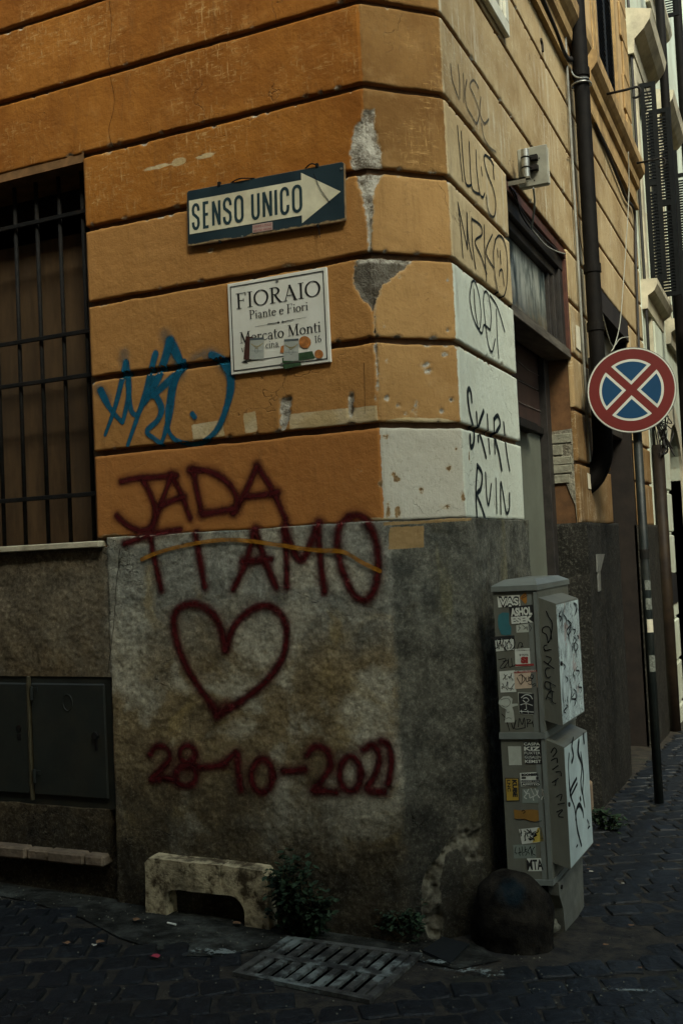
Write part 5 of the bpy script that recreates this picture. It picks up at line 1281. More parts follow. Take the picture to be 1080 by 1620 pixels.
thick(m, [W_(.27, .515), W_(.50, .505)], .0012, FF, .0016); thick(m, [W_(.56, .505), W_(.79, .495)], .0012, FF, .0016)
for u in (.508, .55): m.flat([W_(u-.014, .507), W_(u, .520), W_(u+.014, .507), W_(u, .492)], .0017, FF)
thick(m, [W_(.40, .504), W_(.50, .507)], .003, FF, .00165); thick(m, [W_(.56, .506), W_(.66, .501)], .003, FF, .00165)
link_obj('ornament', m, ink, fio)
m = MB(); thick(m, [W_(.14, .875), W_(.55, .872)], .0030, FF, .0016); m.flat([W_(.11, .876), W_(.185, .852), W_(.165, .876), W_(.185, .90)], .0019, FF); link_obj('arrow', m, ink, fio, label='thin black arrow pointing left')
for u, v in ((.515, .055), (.525, .955)):
    m = MB(); m.tube([FF.P(*W_(u, v), 0), FF.P(*W_(u, v), .004)], .006, 12); link_obj('screw', m, galv, fio)
FZ_ = lambda x, y: ((x-292-(y-750)*.04)/572, (y-750+(x-292)*.173)/522)
def stick(quad, mat, d, lab=None):
    m = MB(); m.flat([W_(*FZ_(*q)) for q in quad], d, FF); return link_obj('sticker', m, mat, fio, label=lab)
gst = simple('grey_sticker_paper', (0.40, 0.42, 0.36), .6, .1, 40); brs = simple('dark_brown_sticker', (0.06, 0.022, 0.014), .6); grs = simple('dark_green_sticker', (0.035, 0.075, 0.030), .6, .3, 60); ors = simple('orange_sticker', (0.42, 0.16, 0.04), .6, .4, 60); ylf = simple('dull_gold_ink', (0.33, 0.27, 0.10), .6)
stick([(388, 1175), (432, 1180), (445, 1048), (402, 1045)], brs, .0022, 'dark brown torn sticker')
stick([(612, 1190), (795, 1152), (780, 1115), (700, 1130), (612, 1160)], grs, .0022); stick([(622, 1222), (720, 1196), (716, 1180), (612, 1195)], grs, .0023)
stick([(600, 1130), (632, 1130), (632, 1085), (605, 1095)], ors, .0023)
def disc(cx, cy, r, mat, d, fr=FF, conv=lambda q: W_(*FZ_(*q)), parent=fio, nm='sticker'):
    m = MB(); m.flat([conv((cx+r*math.cos(t), cy-r*math.sin(t))) for t in np.linspace(0, 2*math.pi, 18, endpoint=False)], d, fr); return link_obj(nm, m, mat, parent)
disc(740, 1068, 34, ors, .0024); disc(817, 1130, 24, ors, .0024)
for x0 in (425, 622):
    stick([(x0-2, 1175), (x0+82, 1172), (x0+84, 1050), (x0+2, 1058)], gst, .0028, 'small grey sticker with an eagle emblem')
    m = MB()
    thick(m, [W_(*FZ_(*q)) for q in ((x0+8, 1086), (x0+25, 1098), (x0+42, 1100), (x0+60, 1096), (x0+78, 1080))], .0028, FF, .0034); thick(m, [W_(*FZ_(*q)) for q in ((x0+20, 1092), (x0+40, 1112), (x0+62, 1090))], .002, FF, .0035); link_obj('eagle_emblem', m, ylf, fio)
    m = MB(); thick(m, [W_(*FZ_(x0+40+11*math.cos(t), 1124+15*math.sin(t))) for t in np.linspace(0, 2*math.pi, 13)], .0010, FF, .0034); thick(m, [W_(*FZ_(*q)) for q in ((x0+5, 1128), (x0+76, 1124))], .001, FF, .0034)
    m.flat([W_(*FZ_(*q)) for q in ((x0+2, 1068), (x0+84, 1060), (x0+84, 1048), (x0+2, 1056))], .0034, FF); link_obj('emblem_lines', m, simple('grey_ink', (0.10, 0.12, 0.12), .6), fio)

# ------------------------------------------------------------ round no stopping sign on its pole
pcx, pcy = .323, 2.875
ct = EYE+6.22*ray(998, 617); Rd = 67.3/F_PX*6.22
pole = thing('sign_post', 'grey steel post with stickers carrying the round no stopping sign', 'sign post', (pcx, pcy, float(gz(pcx, pcy))))
postm = simple('teal_grey_post', (0.009, 0.013, 0.0125), .5, .2, 14, .15, 60, dirt=(0.05, 0.05, 0.04), metal=.2)
m = MB(); m.tube([(pcx, pcy, -.3), (pcx, pcy, float(ct[2])+.20)], .0275, 20); link_obj('pole', m, postm, pole, smooth=True)
def band(z0, z1, mat, nm, r=.0295):
    m = MB(); m.tube([(pcx, pcy, z0), (pcx, pcy, z1)], r, 20); return link_obj(nm, m, mat, pole)
band(1.47, 1.53, iron, 'band'); 
FPn = Frame((pcx, pcy-.0312, 0), (1, 0, 0), (0, 0, 1))
for z0, z1, mt in ((1.02, 1.10, simple('pale_paper', (0.52, 0.48, 0.36))), (1.16, 1.23, simple('dim_sticker', (0.12, 0.13, 0.11), .6, .6, 90)), (1.28, 1.34, simple('dim_sticker', (0.12, 0.13, 0.11))), (.78, .88, simple('dim_sticker', (0.12, 0.13, 0.11)))):
    m = MB(); vs_ = []; 
    for t in np.linspace(-100, -20, 7): vs_ += [(pcx+.0292*math.cos(R_(t)), pcy+.0292*math.sin(R_(t)), z0), (pcx+.0292*math.cos(R_(t)), pcy+.0292*math.sin(R_(t)), z1)]
    m.add(vs_, [(2*i, 2*i+2, 2*i+3, 2*i+1) for i in range(6)]); link_obj('sticker', m, mt, pole)
view = np.array(ct)-EYE; view[2] = 0; view /= np.linalg.norm(view)
exs = np.array([-view[1]*-1, -view[0], 0.0]); exs = np.array([view[1], -view[0], 0.0])
th0 = R_(-2.0); zz_ = np.array([0, 0, 1.0]); ex2 = exs*math.cos(th0)+zz_*math.sin(th0)*-1*-1; ey2 = np.cross(np.cross(ex2, zz_), ex2)
tiltn = .02
FN = Frame(ct, ex2, np.cross(-view, ex2) if (np.cross(-view, ex2))[2] > 0 else np.cross(ex2, -view))
if FN.n@view > 0: FN.n = -FN.n
nss = thing('no_stopping_sign', 'round red and blue no stopping sign beside the ochre wall', 'traffic sign', tuple(ct))
def disk(r, d, mat, nm, n=64, r_in=0.0):
    m = MB(); T_ = np.linspace(0, 2*math.pi, n, endpoint=False)
    m.flat([(r*math.cos(t), r*math.sin(t)) for t in T_], d, FN); return link_obj(nm, m, mat, nss)
m = MB(); T_ = np.linspace(0, 2*math.pi, 64, endpoint=False); m.prism([(Rd*1.012*math.cos(t), Rd*1.012*math.sin(t)) for t in T_], -.022, 0, FN); link_obj('sign_back', m, simple('grey_back', (0.07, 0.08, 0.075), .5, metal=.4), nss)
disk(Rd, .001, simple('sign_white', (0.42, 0.43, 0.37), .5, .05), 'white_rim')
sred = simple('sign_red', (0.100, 0.012, 0.010), .45, .08, 3, .02); sblue = simple('sign_blue', (0.002, 0.033, 0.082), .45, .08, 3, .02)
disk(Rd*.968, .002, sred, 'red_field')
def sector(cdeg, r, half, inset, d, mat, nm):
    """quarter of the inner disc, its two straight sides moved in by 'inset'"""
    c_ = np.array([math.cos(R_(cdeg)), math.sin(R_(cdeg))]); apex = c_*(inset*math.sqrt(2)); pts = [tuple(apex)]
    lim = 45-math.degrees(math.asin(inset/r))
    for t in np.linspace(-lim, lim, 18): pts.append((r*math.cos(R_(cdeg+t)), r*math.sin(R_(cdeg+t))))
    m = MB(); m.flat(pts, d, FN); return link_obj(nm, m, mat, nss)
for cdeg in (0, 90, 180, 270):
    sector(cdeg, Rd*.728, 45, Rd*.088, .003, MATS['sign_white'], 'white_outline'); sector(cdeg, Rd*.672, 45, Rd*.148, .004, sblue, 'blue_sector')
m = MB(); cpt = np.array(FN.P(0, .10, -.02)); m.tube([tuple(cpt), (pcx, pcy, cpt[2])], .014, 8); cpt = np.array(FN.P(0, -.12, -.02)); m.tube([tuple(cpt), (pcx, pcy, cpt[2])], .014, 8); link_obj('bracket', m, galv, nss)

# ------------------------------------------------------------ street cabinet
B = np.array([.264, .258]); fdir = np.array([-.975, -.20]); fdir /= np.linalg.norm(fdir); sdir = np.array([.055, 1.0]); sdir /= np.linalg.norm(sdir)
CW, CLn, CZ0, CZ1, CZM = .168, .455, .30, 1.440, .865
A_ = B+fdir*CW
cab = thing('utility_cabinet', 'grey two tier telecom cabinet plastered with stickers against the corner', 'street cabinet', (B[0]-.1, B[1]+.2, .1))
cg = simple('grey_cabinet_polyester', (0.112, 0.115, 0.090), .55, .12, 7, .25, 90, dirt=(0.10, 0.095, 0.065), grime=.6, stretch=(2, 2, .6)); cg2 = simple('grey_cabinet_lid', (0.135, 0.15, 0.13), .5, .12, 9, .2, 80, dirt=(0.11, 0.10, 0.08))
A2 = A_+sdir*CLn; B2 = B+sdir*CLn
def quadprism(mb, P4, z0, z1, grow=0.0, zt_slope=0.0):
    c_ = np.mean(P4, 0); Q = [c_+(p-c_)*(1+grow/np.linalg.norm(p-c_)) for p in P4]
    vs_ = [(p[0], p[1], z0) for p in Q]+[(p[0], p[1], z1) for p in Q]
    return mb.add(vs_, [(0, 3, 2, 1), (4, 5, 6, 7), (0, 1, 5, 4), (1, 2, 6, 5), (2, 3, 7, 6), (3, 0, 4, 7)])
FOOT = [A_, B, B2, A2]
m = MB(); quadprism(m, FOOT, CZM+.012, CZ1-.020); link_obj('upper_housing', m, cg, cab)
m = MB(); quadprism(m, FOOT, CZ0+.02, CZM-.012); link_obj('lower_housing', m, cg, cab)
m = MB(); quadprism(m, FOOT, CZ1-.020, CZ1, .012)
c_ = np.mean(FOOT, 0); Qt = [c_+(p-c_)*(1+.012/np.linalg.norm(p-c_)) for p in FOOT]; Qi = [c_+(p-c_)*.72 for p in FOOT]
k0 = len(m.v); m.v += [(p[0], p[1], CZ1+.0005) for p in Qt]+[(p[0], p[1], CZ1+.022) for p in Qi]; m.f += [(k0+i, k0+(i+1) % 4, k0+4+(i+1) % 4, k0+4+i) for i in range(4)]+[(k0+4, k0+5, k0+6, k0+7)]
link_obj('lid', m, cg2, cab)
m = MB(); quadprism(m, FOOT, CZM-.012, CZM+.012, .010); link_obj('joint_band', m, cg2, cab)
m = MB(); quadprism(m, FOOT, CZ0, CZ0+.02, .010); link_obj('bottom_rim', m, cg2, cab)
FC = Frame((A_[0], A_[1], 0), (-fdir[0], -fdir[1], 0), (0, 0, 1))        # narrow face, towards the viewer
FSd = Frame((B[0], B[1], 0), (sdir[0], sdir[1], 0), (0, 0, 1))          # long side
for z0, z1 in ((CZM+.013, CZ1-.021), (CZ0+.021, CZM-.013)):
    m = MB(); m.box((CW-.016, z0, .0), (CW-.001, z1, .006), FC); m.box((CW-.040, z0, .0), (CW-.020, z1, .0015), FC); link_obj('corner_trim', m, cg2, cab)
# the protruding doors on the long side
def door_box(z0, z1, d, a0, a1, nm):
    m = MB(); f = FSd; bt = .02
    vs_ = [f.P(a0, z0+bt, 0), f.P(a1, z0+bt, 0), f.P(a1, z1, 0), f.P(a0, z1, 0), f.P(a0+.004, z0, d), f.P(a1-.004, z0+.0, d), f.P(a1-.004, z1-.025, d), f.P(a0+.004, z1-.025, d)]
    m.add(vs_, [(3, 2, 1, 0), (4, 5, 6, 7), (0, 1, 5, 4), (1, 2, 6, 5), (2, 3, 7, 6), (3, 0, 4, 7)])
    return link_obj(nm, m, cg, cab)
DD = .066
door_box(CZM+.035, CZ1-.050, DD, .012, .355, 'upper_door'); door_box(CZ0+.06, CZM-.02, DD, .012, .375, 'lower_door')
FD = Frame((FSd.P(0, 0, DD)[0], FSd.P(0, 0, DD)[1], 0), (sdir[0], sdir[1], 0), (0, 0, 1))
ppr = N('torn_pasted_paper'); a = ppr.noise(1, 7, .75, stretch=(26, 26, 9), dist=1.2); b = ppr.noise(1, 6, .8, stretch=(70, 70, 22), dist=2.5)
c = ppr.mix(ppr.ramp(a, .35, .62), (0.58, 0.68, 0.63), (0.36, 0.42, 0.40)); c = ppr.mix(ppr.math('MULTIPLY', ppr.ramp(b, .52, .56), ppr.ramp(ppr.noise(7, 3), .40, .55)), c, (0.03, 0.035, 0.035))
c = ppr.mix(ppr.math('MULTIPLY', ppr.ramp(ppr.noise(9, 3), .62, .66), .5), c, (0.30, 0.16, 0.12))
ppr.bsdf(c, .7, ppr.bump(a, .3, .003), 0, .3)
ppl = simple('pale_posted_door', (0.44, 0.53, 0.50), .6, .12, 5, .1, 40, dirt=(0.22, 0.25, 0.24))
for z0, z1, a1, mt in ((CZM+.04, CZ1-.08, .346, ppr.m), (CZ0+.065, CZM-.05, .367, ppl)):
    m = MB(); m.box((.018, z0, 0.0), (a1, z1, .0015), FD); link_obj('pasted_sheet', m, mt, cab)
mk = spray_mat('black_pen_on_cabinet', (0.010, 0.012, 0.013), .4, .95, .2, 200); none = lambda a, z: 0.0
def cabz(q): return 760+q[0]/5.4, 900+q[1]/5.4
def cabz2(q): return 760+q[0]/4.91, 1150+q[1]/4.91
graffiti('marker_scrawl', 'bold black scrawl on the lower door', [([(680, 210), (676, 330), (690, 520), (720, 620), (735, 720), (745, 800), (775, 920)], (1.5, 1.2, 2.2, 1.2, 1.5, 1.8, 1.5)), ([(738, 400), (700, 470), (688, 525)], 1.8), ([(742, 440), (712, 500), (692, 540)], 1.5), ([(730, 720), (738, 640), (760, 605), (785, 650), (790, 700)], (1.2, 2, 2.6, 2, 1.2)),
          ([(755, 110), (750, 200), (778, 300), (770, 430), (782, 520)], (2.6, 2.6, 1.5, 1.6, 1)), ([(770, 200), (790, 360), (785, 500), (800, 620)], (1.4, 1.6, 1.2, 1)), ([(710, 90), (700, 150), (712, 220), (700, 270)], 2), ([(790, 60), (795, 120)], 2.2), ([(820, 720), (835, 760), (822, 790), (840, 770)], .8), ([(735, 930), (745, 915)], 1), ([(765, 550), (768, 562)], 2)], 1.4, FD, mk, parent=cab, offs=none, px=cabz2, off0=.0030, wk=.0050)
FN_side = Frame(FSd.P(.012, 0, 0), tuple(FSd.n), (0, 0, 1))     # near end of the door boxes, seen from the street corner
class _Near(Frame): pass
m = MB()
_r = random.Random(77); _st = []
for _k in range(26):
    a0_ = _r.uniform(.04, .33); b0_ = _r.uniform(CZM+.07, CZ1-.13); L0 = _r.uniform(.02, .10)
    _st.append([(a0_, b0_), (a0_+_r.uniform(-.04, .04), b0_+L0*.4), (a0_+_r.uniform(-.04, .04), b0_+L0*.7), (a0_+_r.uniform(-.02, .02), b0_+L0)])
mb_ = MB(); at_ = []
for _k, _q in enumerate(_st): stroke_mb(mb_, at_, [(min(max(p[0], .03), .335), min(p[1], CZ1-.09)) for p in _q], [.002, .005, .0035, .002], FD, .003+_k*.00004, None, True, .004)
o_ = link_obj('marker_scribble', mb_, mk, cab, attrs={'stroke': np.array(at_)}, label='dense black scribbles over the pasted paper of the upper door')
for _z in (CZM+.10, CZ1-.16):
    m = MB(); m.box((.350, _z, -.012), (.362, _z+.045, .004), FD, bev=.002); link_obj('door_hinge', m, iron, cab)
for _z in (CZM+.27, CZ0+.30):
    m = MB(); m.tube([FD.P(.034, _z, 0), FD.P(.034, _z, .006)], .009, 12); link_obj('door_lock', m, iron, cab)
# near end faces carry the big pen tag
FNn = Frame(FSd.P(.0135, 0, 0), tuple(np.cross((0, 0, 1), -np.array([sdir[0], sdir[1], 0]))*-1 if False else FSd.n), (0, 0, 1))
ACK = [[(560, 362), (580, 410), (606, 450), (610, 500), (592, 600), (575, 630)], [(575, 630), (560, 560), (530, 545), (528, 510), (560, 490), (592, 510), (605, 600)], [(545, 690), (536, 660), (565, 650)], [(540, 690), (570, 700), (585, 690)], [(545, 700), (600, 690)], [(540, 790), (625, 850)], [(575, 810), (605, 765), (560, 745)], [(590, 850), (565, 845), (550, 880), (570, 930), (595, 920)], [(640, 1000), (560, 960), (552, 1010), (625, 1050)], [(590, 975), (600, 1030)], [(560, 1110), (580, 1060), (610, 1045), (610, 1130), (640, 1150)], [(575, 1095), (605, 1110)]]
graffiti('marker_tag', 'black pen tag written up the near end of the upper door', ACK, 1.0, FNn, mk, parent=cab, offs=none, px=cabz, off0=.002)
ACK2 = [[(545, 200), (570, 160), (590, 190), (560, 230)], [(548, 260), (590, 240), (595, 275)], [(560, 330), (600, 300)], [(585, 350), (620, 345), (625, 380)], [(555, 430), (600, 400)], [(580, 450), (585, 410)], [(590, 540), (630, 520), (620, 570)], [(600, 600), (650, 590)], [(590, 660), (640, 640), (600, 690), (640, 700)]]
graffiti('marker_tag', 'broken black pen tag on the near end of the lower door', ACK2, .95, FNn, mk, parent=cab, offs=none, px=cabz2, off0=.002)
# side leg and dark underside
legm = simple('concrete_grey_leg', (0.11, 0.115, 0.095), .8, .2, 14, .5, 60, dirt=(0.09, 0.085, 0.06))
m = MB(); f = FSd; gzz = .03
pl = [(.03, CZ0), (.034, CZ0-.05), (.075, .19), (.085, .12), (.10, gzz), (.375, gzz), (.40, CZ0)]
m.prism(pl, -.03, .012, f); link_obj('leg_plate', m, legm, cab)
m = MB(); m.prism(pl, -.03, .012, Frame((A_[0]+.02, A_[1], 0), (sdir[0], sdir[1], 0), (0, 0, 1))); link_obj('leg_plate', m, legm, cab)
m = MB(); m.tube([f.P(.06, .275, .012), f.P(.06, .275, .018)], .008, 10); link_obj('bolt', m, iron, cab)
m = MB(); m.prism([(.34, gzz), (.34, CZ0), (.36, CZ0), (.36, gzz)], -.17, -.03, f); link_obj('back_plate', m, simple('dark_back', (0.03, 0.03, 0.025), .9), cab)
# stickers on the narrow face: each its own thin piece
S = {k: simple(k, c_, .6, .08, 40, .05) for k, c_ in {'sticker_white': (0.50, 0.52, 0.44), 'sticker_offwhite': (0.36, 0.38, 0.31), 'sticker_black': (0.014, 0.015, 0.014), 'sticker_teal': (0.03, 0.12, 0.13), 'sticker_orange': (0.30, 0.13, 0.02),
     'sticker_yellow': (0.42, 0.32, 0.06), 'sticker_pink': (0.47, 0.36, 0.25), 'sticker_red': (0.25, 0.03, 0.025), 'sticker_brown': (0.20, 0.105, 0.02), 'sticker_greygreen': (0.16, 0.19, 0.155), 'ochre_yellow_sticker': (0.30, 0.20, 0.03)}.items()}
def cst(quad, mat, d, zf=cabz, label=None, name='sticker'):
    m = MB(); m.flat([FC.px(*zf(q)) for q in quad], d, FC); return link_obj(name, m, S[mat] if isinstance(mat, str) else mat, cab, label=label)
def rq(x0, y0, x1, y1, k=0): return [(x0, y1+k), (x1, y1), (x1, y0), (x0, y0+k)]
def ctxt(s, x0, y0, x1, y1, mat, d, zf=cabz, bold=.03, slope=0.0, rot=None, label=None):
    """text fitted in the box, baseline at y1"""
    a0, b0 = FC.px(*zf((x0, y1))); a1, bs = FC.px(*zf((x1, y1-slope))); _q, b1 = FC.px(*zf((x0, y0)))
    return txt(s, FC, a0, b0, b1-b0, mat, cab, d=d, bold=bold, w=a1-a0, rot=math.atan2(bs-b0, a1-a0) if rot is None else rot, label=label)
def scrib(strokes, w_, mat, d, zf=cabz, label=None, name='marker_scribble'):
    mb = MB(); att = []
    for i, st in enumerate(strokes): stroke_mb(mb, att, [FC.px(*zf(q)) for q in st], w_*.0024, FC, d+i*.00003, None, True, .003)
    return link_obj(name, mb, mat, cab, attrs={'stroke': np.array(att)}, label=label)
def randscrib(x0, y0, x1, y1, n, seed, w_, mat, d, zf=cabz, amp=.35):
    r = random.Random(seed); st = []
    for i in range(n):
        cx_ = x0+(x1-x0)*(i+.5)/n; wd_ = (x1-x0)/n*1.1; hh = (y1-y0)
        st.append([(cx_+r.uniform(-.5, .5)*wd_, y0+hh*r.uniform(.0, .3)), (cx_+r.uniform(-.7, .7)*wd_, y0+hh*r.uniform(.3, .7)), (cx_+r.uniform(-.7, .7)*wd_, y0+hh*r.uniform(.4, .8)), (cx_+r.uniform(-.5, .5)*wd_, y0+hh*r.uniform(.7, 1.0))])
    return scrib(st, w_, mat, d, zf)
ink2 = S['sticker_black']; wh = S['sticker_white']
cst([(150, 330), (338, 316), (330, 222), (140, 236)], 'sticker_white', .001, label='white sticker reading VAS in bubble letters')
ctxt('VAS', 150, 240, 330, 318, ink2, .0018, bold=.09); ctxt('VAS', 158, 248, 322, 308, wh, .0024, bold=.03)
cst([(378, 298), (430, 250), (376, 200), (332, 248)], 'sticker_orange', .0012); ctxt('UCCI', 350, 240, 410, 262, ink2, .0018, rot=.6, bold=.02)
cst([(262, 474), (452, 456), (442, 304), (240, 326)], 'sticker_black', .002, label='black sticker reading ASHOL ESEK in white capitals')
ctxt('ASHOL', 258, 338, 440, 402, wh, .0028, bold=.05, slope=16); ctxt('ESEK', 262, 412, 448, 466, wh, .0028, bold=.06, slope=14)
cst([(175, 560), (215, 568), (258, 560), (262, 500), (242, 470), (240, 375), (185, 372), (150, 395), (145, 440), (150, 500)], 'sticker_teal', .001, label='torn teal sticker')
cst([(304, 545), (442, 538), (442, 462), (302, 480)], 'sticker_offwhite', .001); randscrib(320, 475, 430, 530, 4, 3, .45, mk, .002)
cst([(118, 706), (290, 690), (286, 568), (108, 578)], 'sticker_black', .001, label='black sticker with white graffiti lettering'); whs = spray_mat('white_pen', (0.50, 0.52, 0.45), .3, .95, .1, 200)
cst([(130, 705), (284, 690), (282, 598), (122, 612)], 'sticker_white', .0015); randscrib(125, 592, 285, 695, 8, 5, 1.0, mk, .0022); randscrib(130, 592, 280, 690, 7, 9, .35, whs, .0032)
cst([(295, 836), (454, 828), (446, 674), (290, 684)], 'sticker_white', .001, label='white vote sticker with a red SI'); cst([(296, 832), (453, 826), (452, 808), (296, 816)], 'sticker_red', .0016)
ctxt('SI', 342, 752, 404, 800, S['sticker_red'], .0018, bold=.08); ctxt('COLOMBO LUTI', 305, 688, 430, 700, ink2, .0016, bold=.0); ctxt('SI VOTA', 330, 726, 408, 742, ink2, .0016, bold=.03)
scrib([[(150, 775), (215, 770), (165, 845), (222, 838)], [(190, 790), (235, 785), (200, 840)], [(235, 770), (240, 835), (268, 832)], [(262, 765), (272, 830), (300, 815)], [(310, 690), (330, 630), (355, 640), (345, 668)], [(345, 668), (362, 660)]], .7, mk, .0008, label='black pen scrawl between stickers')
cst([(168, 1056), (302, 1050), (292, 866), (158, 876)], 'sticker_white', .001, label='white sheet with a black hand drawn face'); randscrib(185, 885, 285, 960, 4, 11, .55, mk, .002); randscrib(180, 960, 285, 1045, 4, 13, .6, mk, .002)
cst([(292, 1026), (492, 1012), (478, 862), (284, 876)], 'sticker_pink', .0014, label='pinkish sticker reading DUGO in black pen'); cst([(284, 892), (479, 878), (478, 862), (284, 876)], 'sticker_red', .002); ctxt('HEY KIDS ON A STICK', 290, 868, 472, 884, wh, .0024, bold=.01, slope=8)
scrib([[(310, 930), (345, 985), (352, 905), (322, 912)], [(352, 905), (378, 940), (345, 985)], [(385, 925), (390, 960), (408, 955), (406, 920)], [(440, 935), (415, 925), (412, 955), (432, 950), (430, 985), (405, 980)], [(432, 900), (420, 930), (440, 940), (448, 910), (432, 900)], [(440, 990), (460, 978), (470, 992), (450, 1002)]], .6, mk, .0024)
cst([(205, 1312), (290, 1310), (280, 1215), (268, 1180), (318, 1165), (312, 1150), (265, 1152), (270, 1110), (240, 1086), (190, 1090), (158, 1120), (150, 1150), (182, 1182), (212, 1196), (210, 1260)], 'sticker_offwhite', .001, label='pale cut out paper figure'); scrib([[(170, 1120), (200, 1108), (240, 1112), (250, 1150), (215, 1180), (180, 1165)], [(215, 1200), (225, 1225), (245, 1220)], [(215, 1280), (240, 1270), (262, 1282)]], .35, mk, .0018)
cst([(325, 1240), (462, 1248), (460, 1060), (316, 1054)], 'sticker_offwhite', .001); cst([(330, 1236), (456, 1243), (454, 1066), (322, 1060)], 'sticker_black', .0016, label='black sticker with a white line drawing'); scrib([[(345, 1100), (380, 1075), (420, 1080), (440, 1110)], [(360, 1120), (385, 1140), (410, 1120), (390, 1100), (365, 1105)], [(340, 1160), (385, 1150), (440, 1165)], [(385, 1150), (390, 1195), (375, 1200)], [(335, 1215), (450, 1222)], [(345, 1205), (350, 1230)], [(400, 1208), (405, 1232)]], .7, whs, .0024)
scrib([[(180, 1240), (215, 1285), (245, 1380)], [(200, 1290), (260, 1270)], [(262, 1320), (280, 1365), (300, 1290), (290, 1365), (380, 1355)], [(320, 1350), (330, 1275), (352, 1330), (372, 1270), (378, 1350)], [(395, 1290), (398, 1350)], [(390, 1285), (425, 1290), (400, 1320), (438, 1315)], [(440, 1300), (450, 1350)], [(455, 1262), (460, 1275)], [(470, 1310), (480, 1360), (498, 1350), (480, 1335)]], .75, mk, .0007, label='large black pen scrawl at the foot of the upper tier')
z2 = cabz2
cst([(220, 298), (318, 296), (312, 150), (210, 150)], 'sticker_offwhite', .001, z2, 'torn blank pale sticker')
cst([(346, 288), (480, 290), (468, 112), (330, 116)], 'sticker_black', .0017, z2, 'black sticker reading CASPA KIZ FUXTER GUSALEN KEMST')
for s_, y0, y1, bo in (('CASPA', 120, 142, .02), ('KIZ', 152, 182, .04), ('FUXTER', 190, 212, .0), ('GUSALEN', 222, 244, .0), ('KEMST', 254, 278, .02)): ctxt(s_, 334+(y0-120)*.08, y0, 458+(y0-120)*.08, y1, wh, .0026, z2, bold=bo)
cst([(312, 462), (464, 456), (452, 350), (302, 358)], 'sticker_white', .001, z2, 'small white and black advert sticker'); ctxt('BOOMBERI', 316, 362, 446, 380, ink2, .002, z2, bold=.07, slope=4)
for y0, y1, x0, x1 in ((388, 402, 316, 350), (386, 408, 428, 448), (412, 430, 314, 456), (434, 456, 316, 460)): cst(rq(x0, y0, x1, y1), 'sticker_black', .0018, z2)
ctxt('VENDERE CASA', 318, 415, 452, 427, wh, .0026, z2, bold=.0); ctxt('AFFITTO', 320, 438, 456, 453, wh, .0026, z2, bold=.03)
cst([(198, 580), (300, 576), (294, 396), (187, 395)], 'sticker_black', .001, z2); cst([(202, 572), (294, 569), (288, 402), (192, 402)], 'ochre_yellow_sticker', .0016, z2, 'yellow sticker with black lettering running down it')
a_, b_ = FC.px(*z2((245, 408))); txt('KUBE', FC, a_, b_, .016, ink2, cab, d=.0024, bold=.06, w=.066, rot=-math.pi/2); a_, b_ = FC.px(*z2((204, 410))); txt('LNC', FC, a_, b_, .012, ink2, cab, d=.0024, bold=.03, w=.045, rot=-math.pi/2)
cst([(322, 592), (508, 590), (500, 478), (322, 482)], 'sticker_greygreen', .0008, z2); randscrib(335, 475, 505, 570, 7, 21, .8, whs, .0018, z2)
cst([(262, 716), (300, 712), (340, 722), (420, 735), (470, 722), (465, 650), (400, 640), (300, 648), (256, 640)], 'sticker_brown', .001, z2, 'torn orange brown sticker'); scrib([[(262, 712), (300, 722), (340, 716), (380, 730), (425, 738), (470, 728)], [(318, 655), (330, 645), (345, 660), (330, 670)]], .6, mk, .0018, z2)
cst([(320, 910), (494, 890), (472, 776), (295, 794)], 'sticker_white', .001, z2); cst([(400, 898), (490, 886), (470, 780), (440, 784)], 'sticker_yellow', .0015, z2, 'white and yellow sticker with a black tag'); randscrib(310, 795, 450, 850, 6, 31, .95, mk, .0024, z2); randscrib(340, 840, 430, 890, 4, 32, .9, mk, .0024, z2)
cst([(258, 1022), (430, 1016), (425, 912), (250, 916)], 'sticker_greygreen', .001, z2); randscrib(265, 925, 425, 1000, 8, 41, .6, mk, .0018, z2)
cst([(368, 1120), (492, 1118), (488, 1018), (358, 1020)], 'sticker_white', .0014, z2, 'white sticker reading MTA in black'); ctxt('MTA', 362, 1030, 486, 1108, ink2, .002, z2, bold=.03, slope=3)

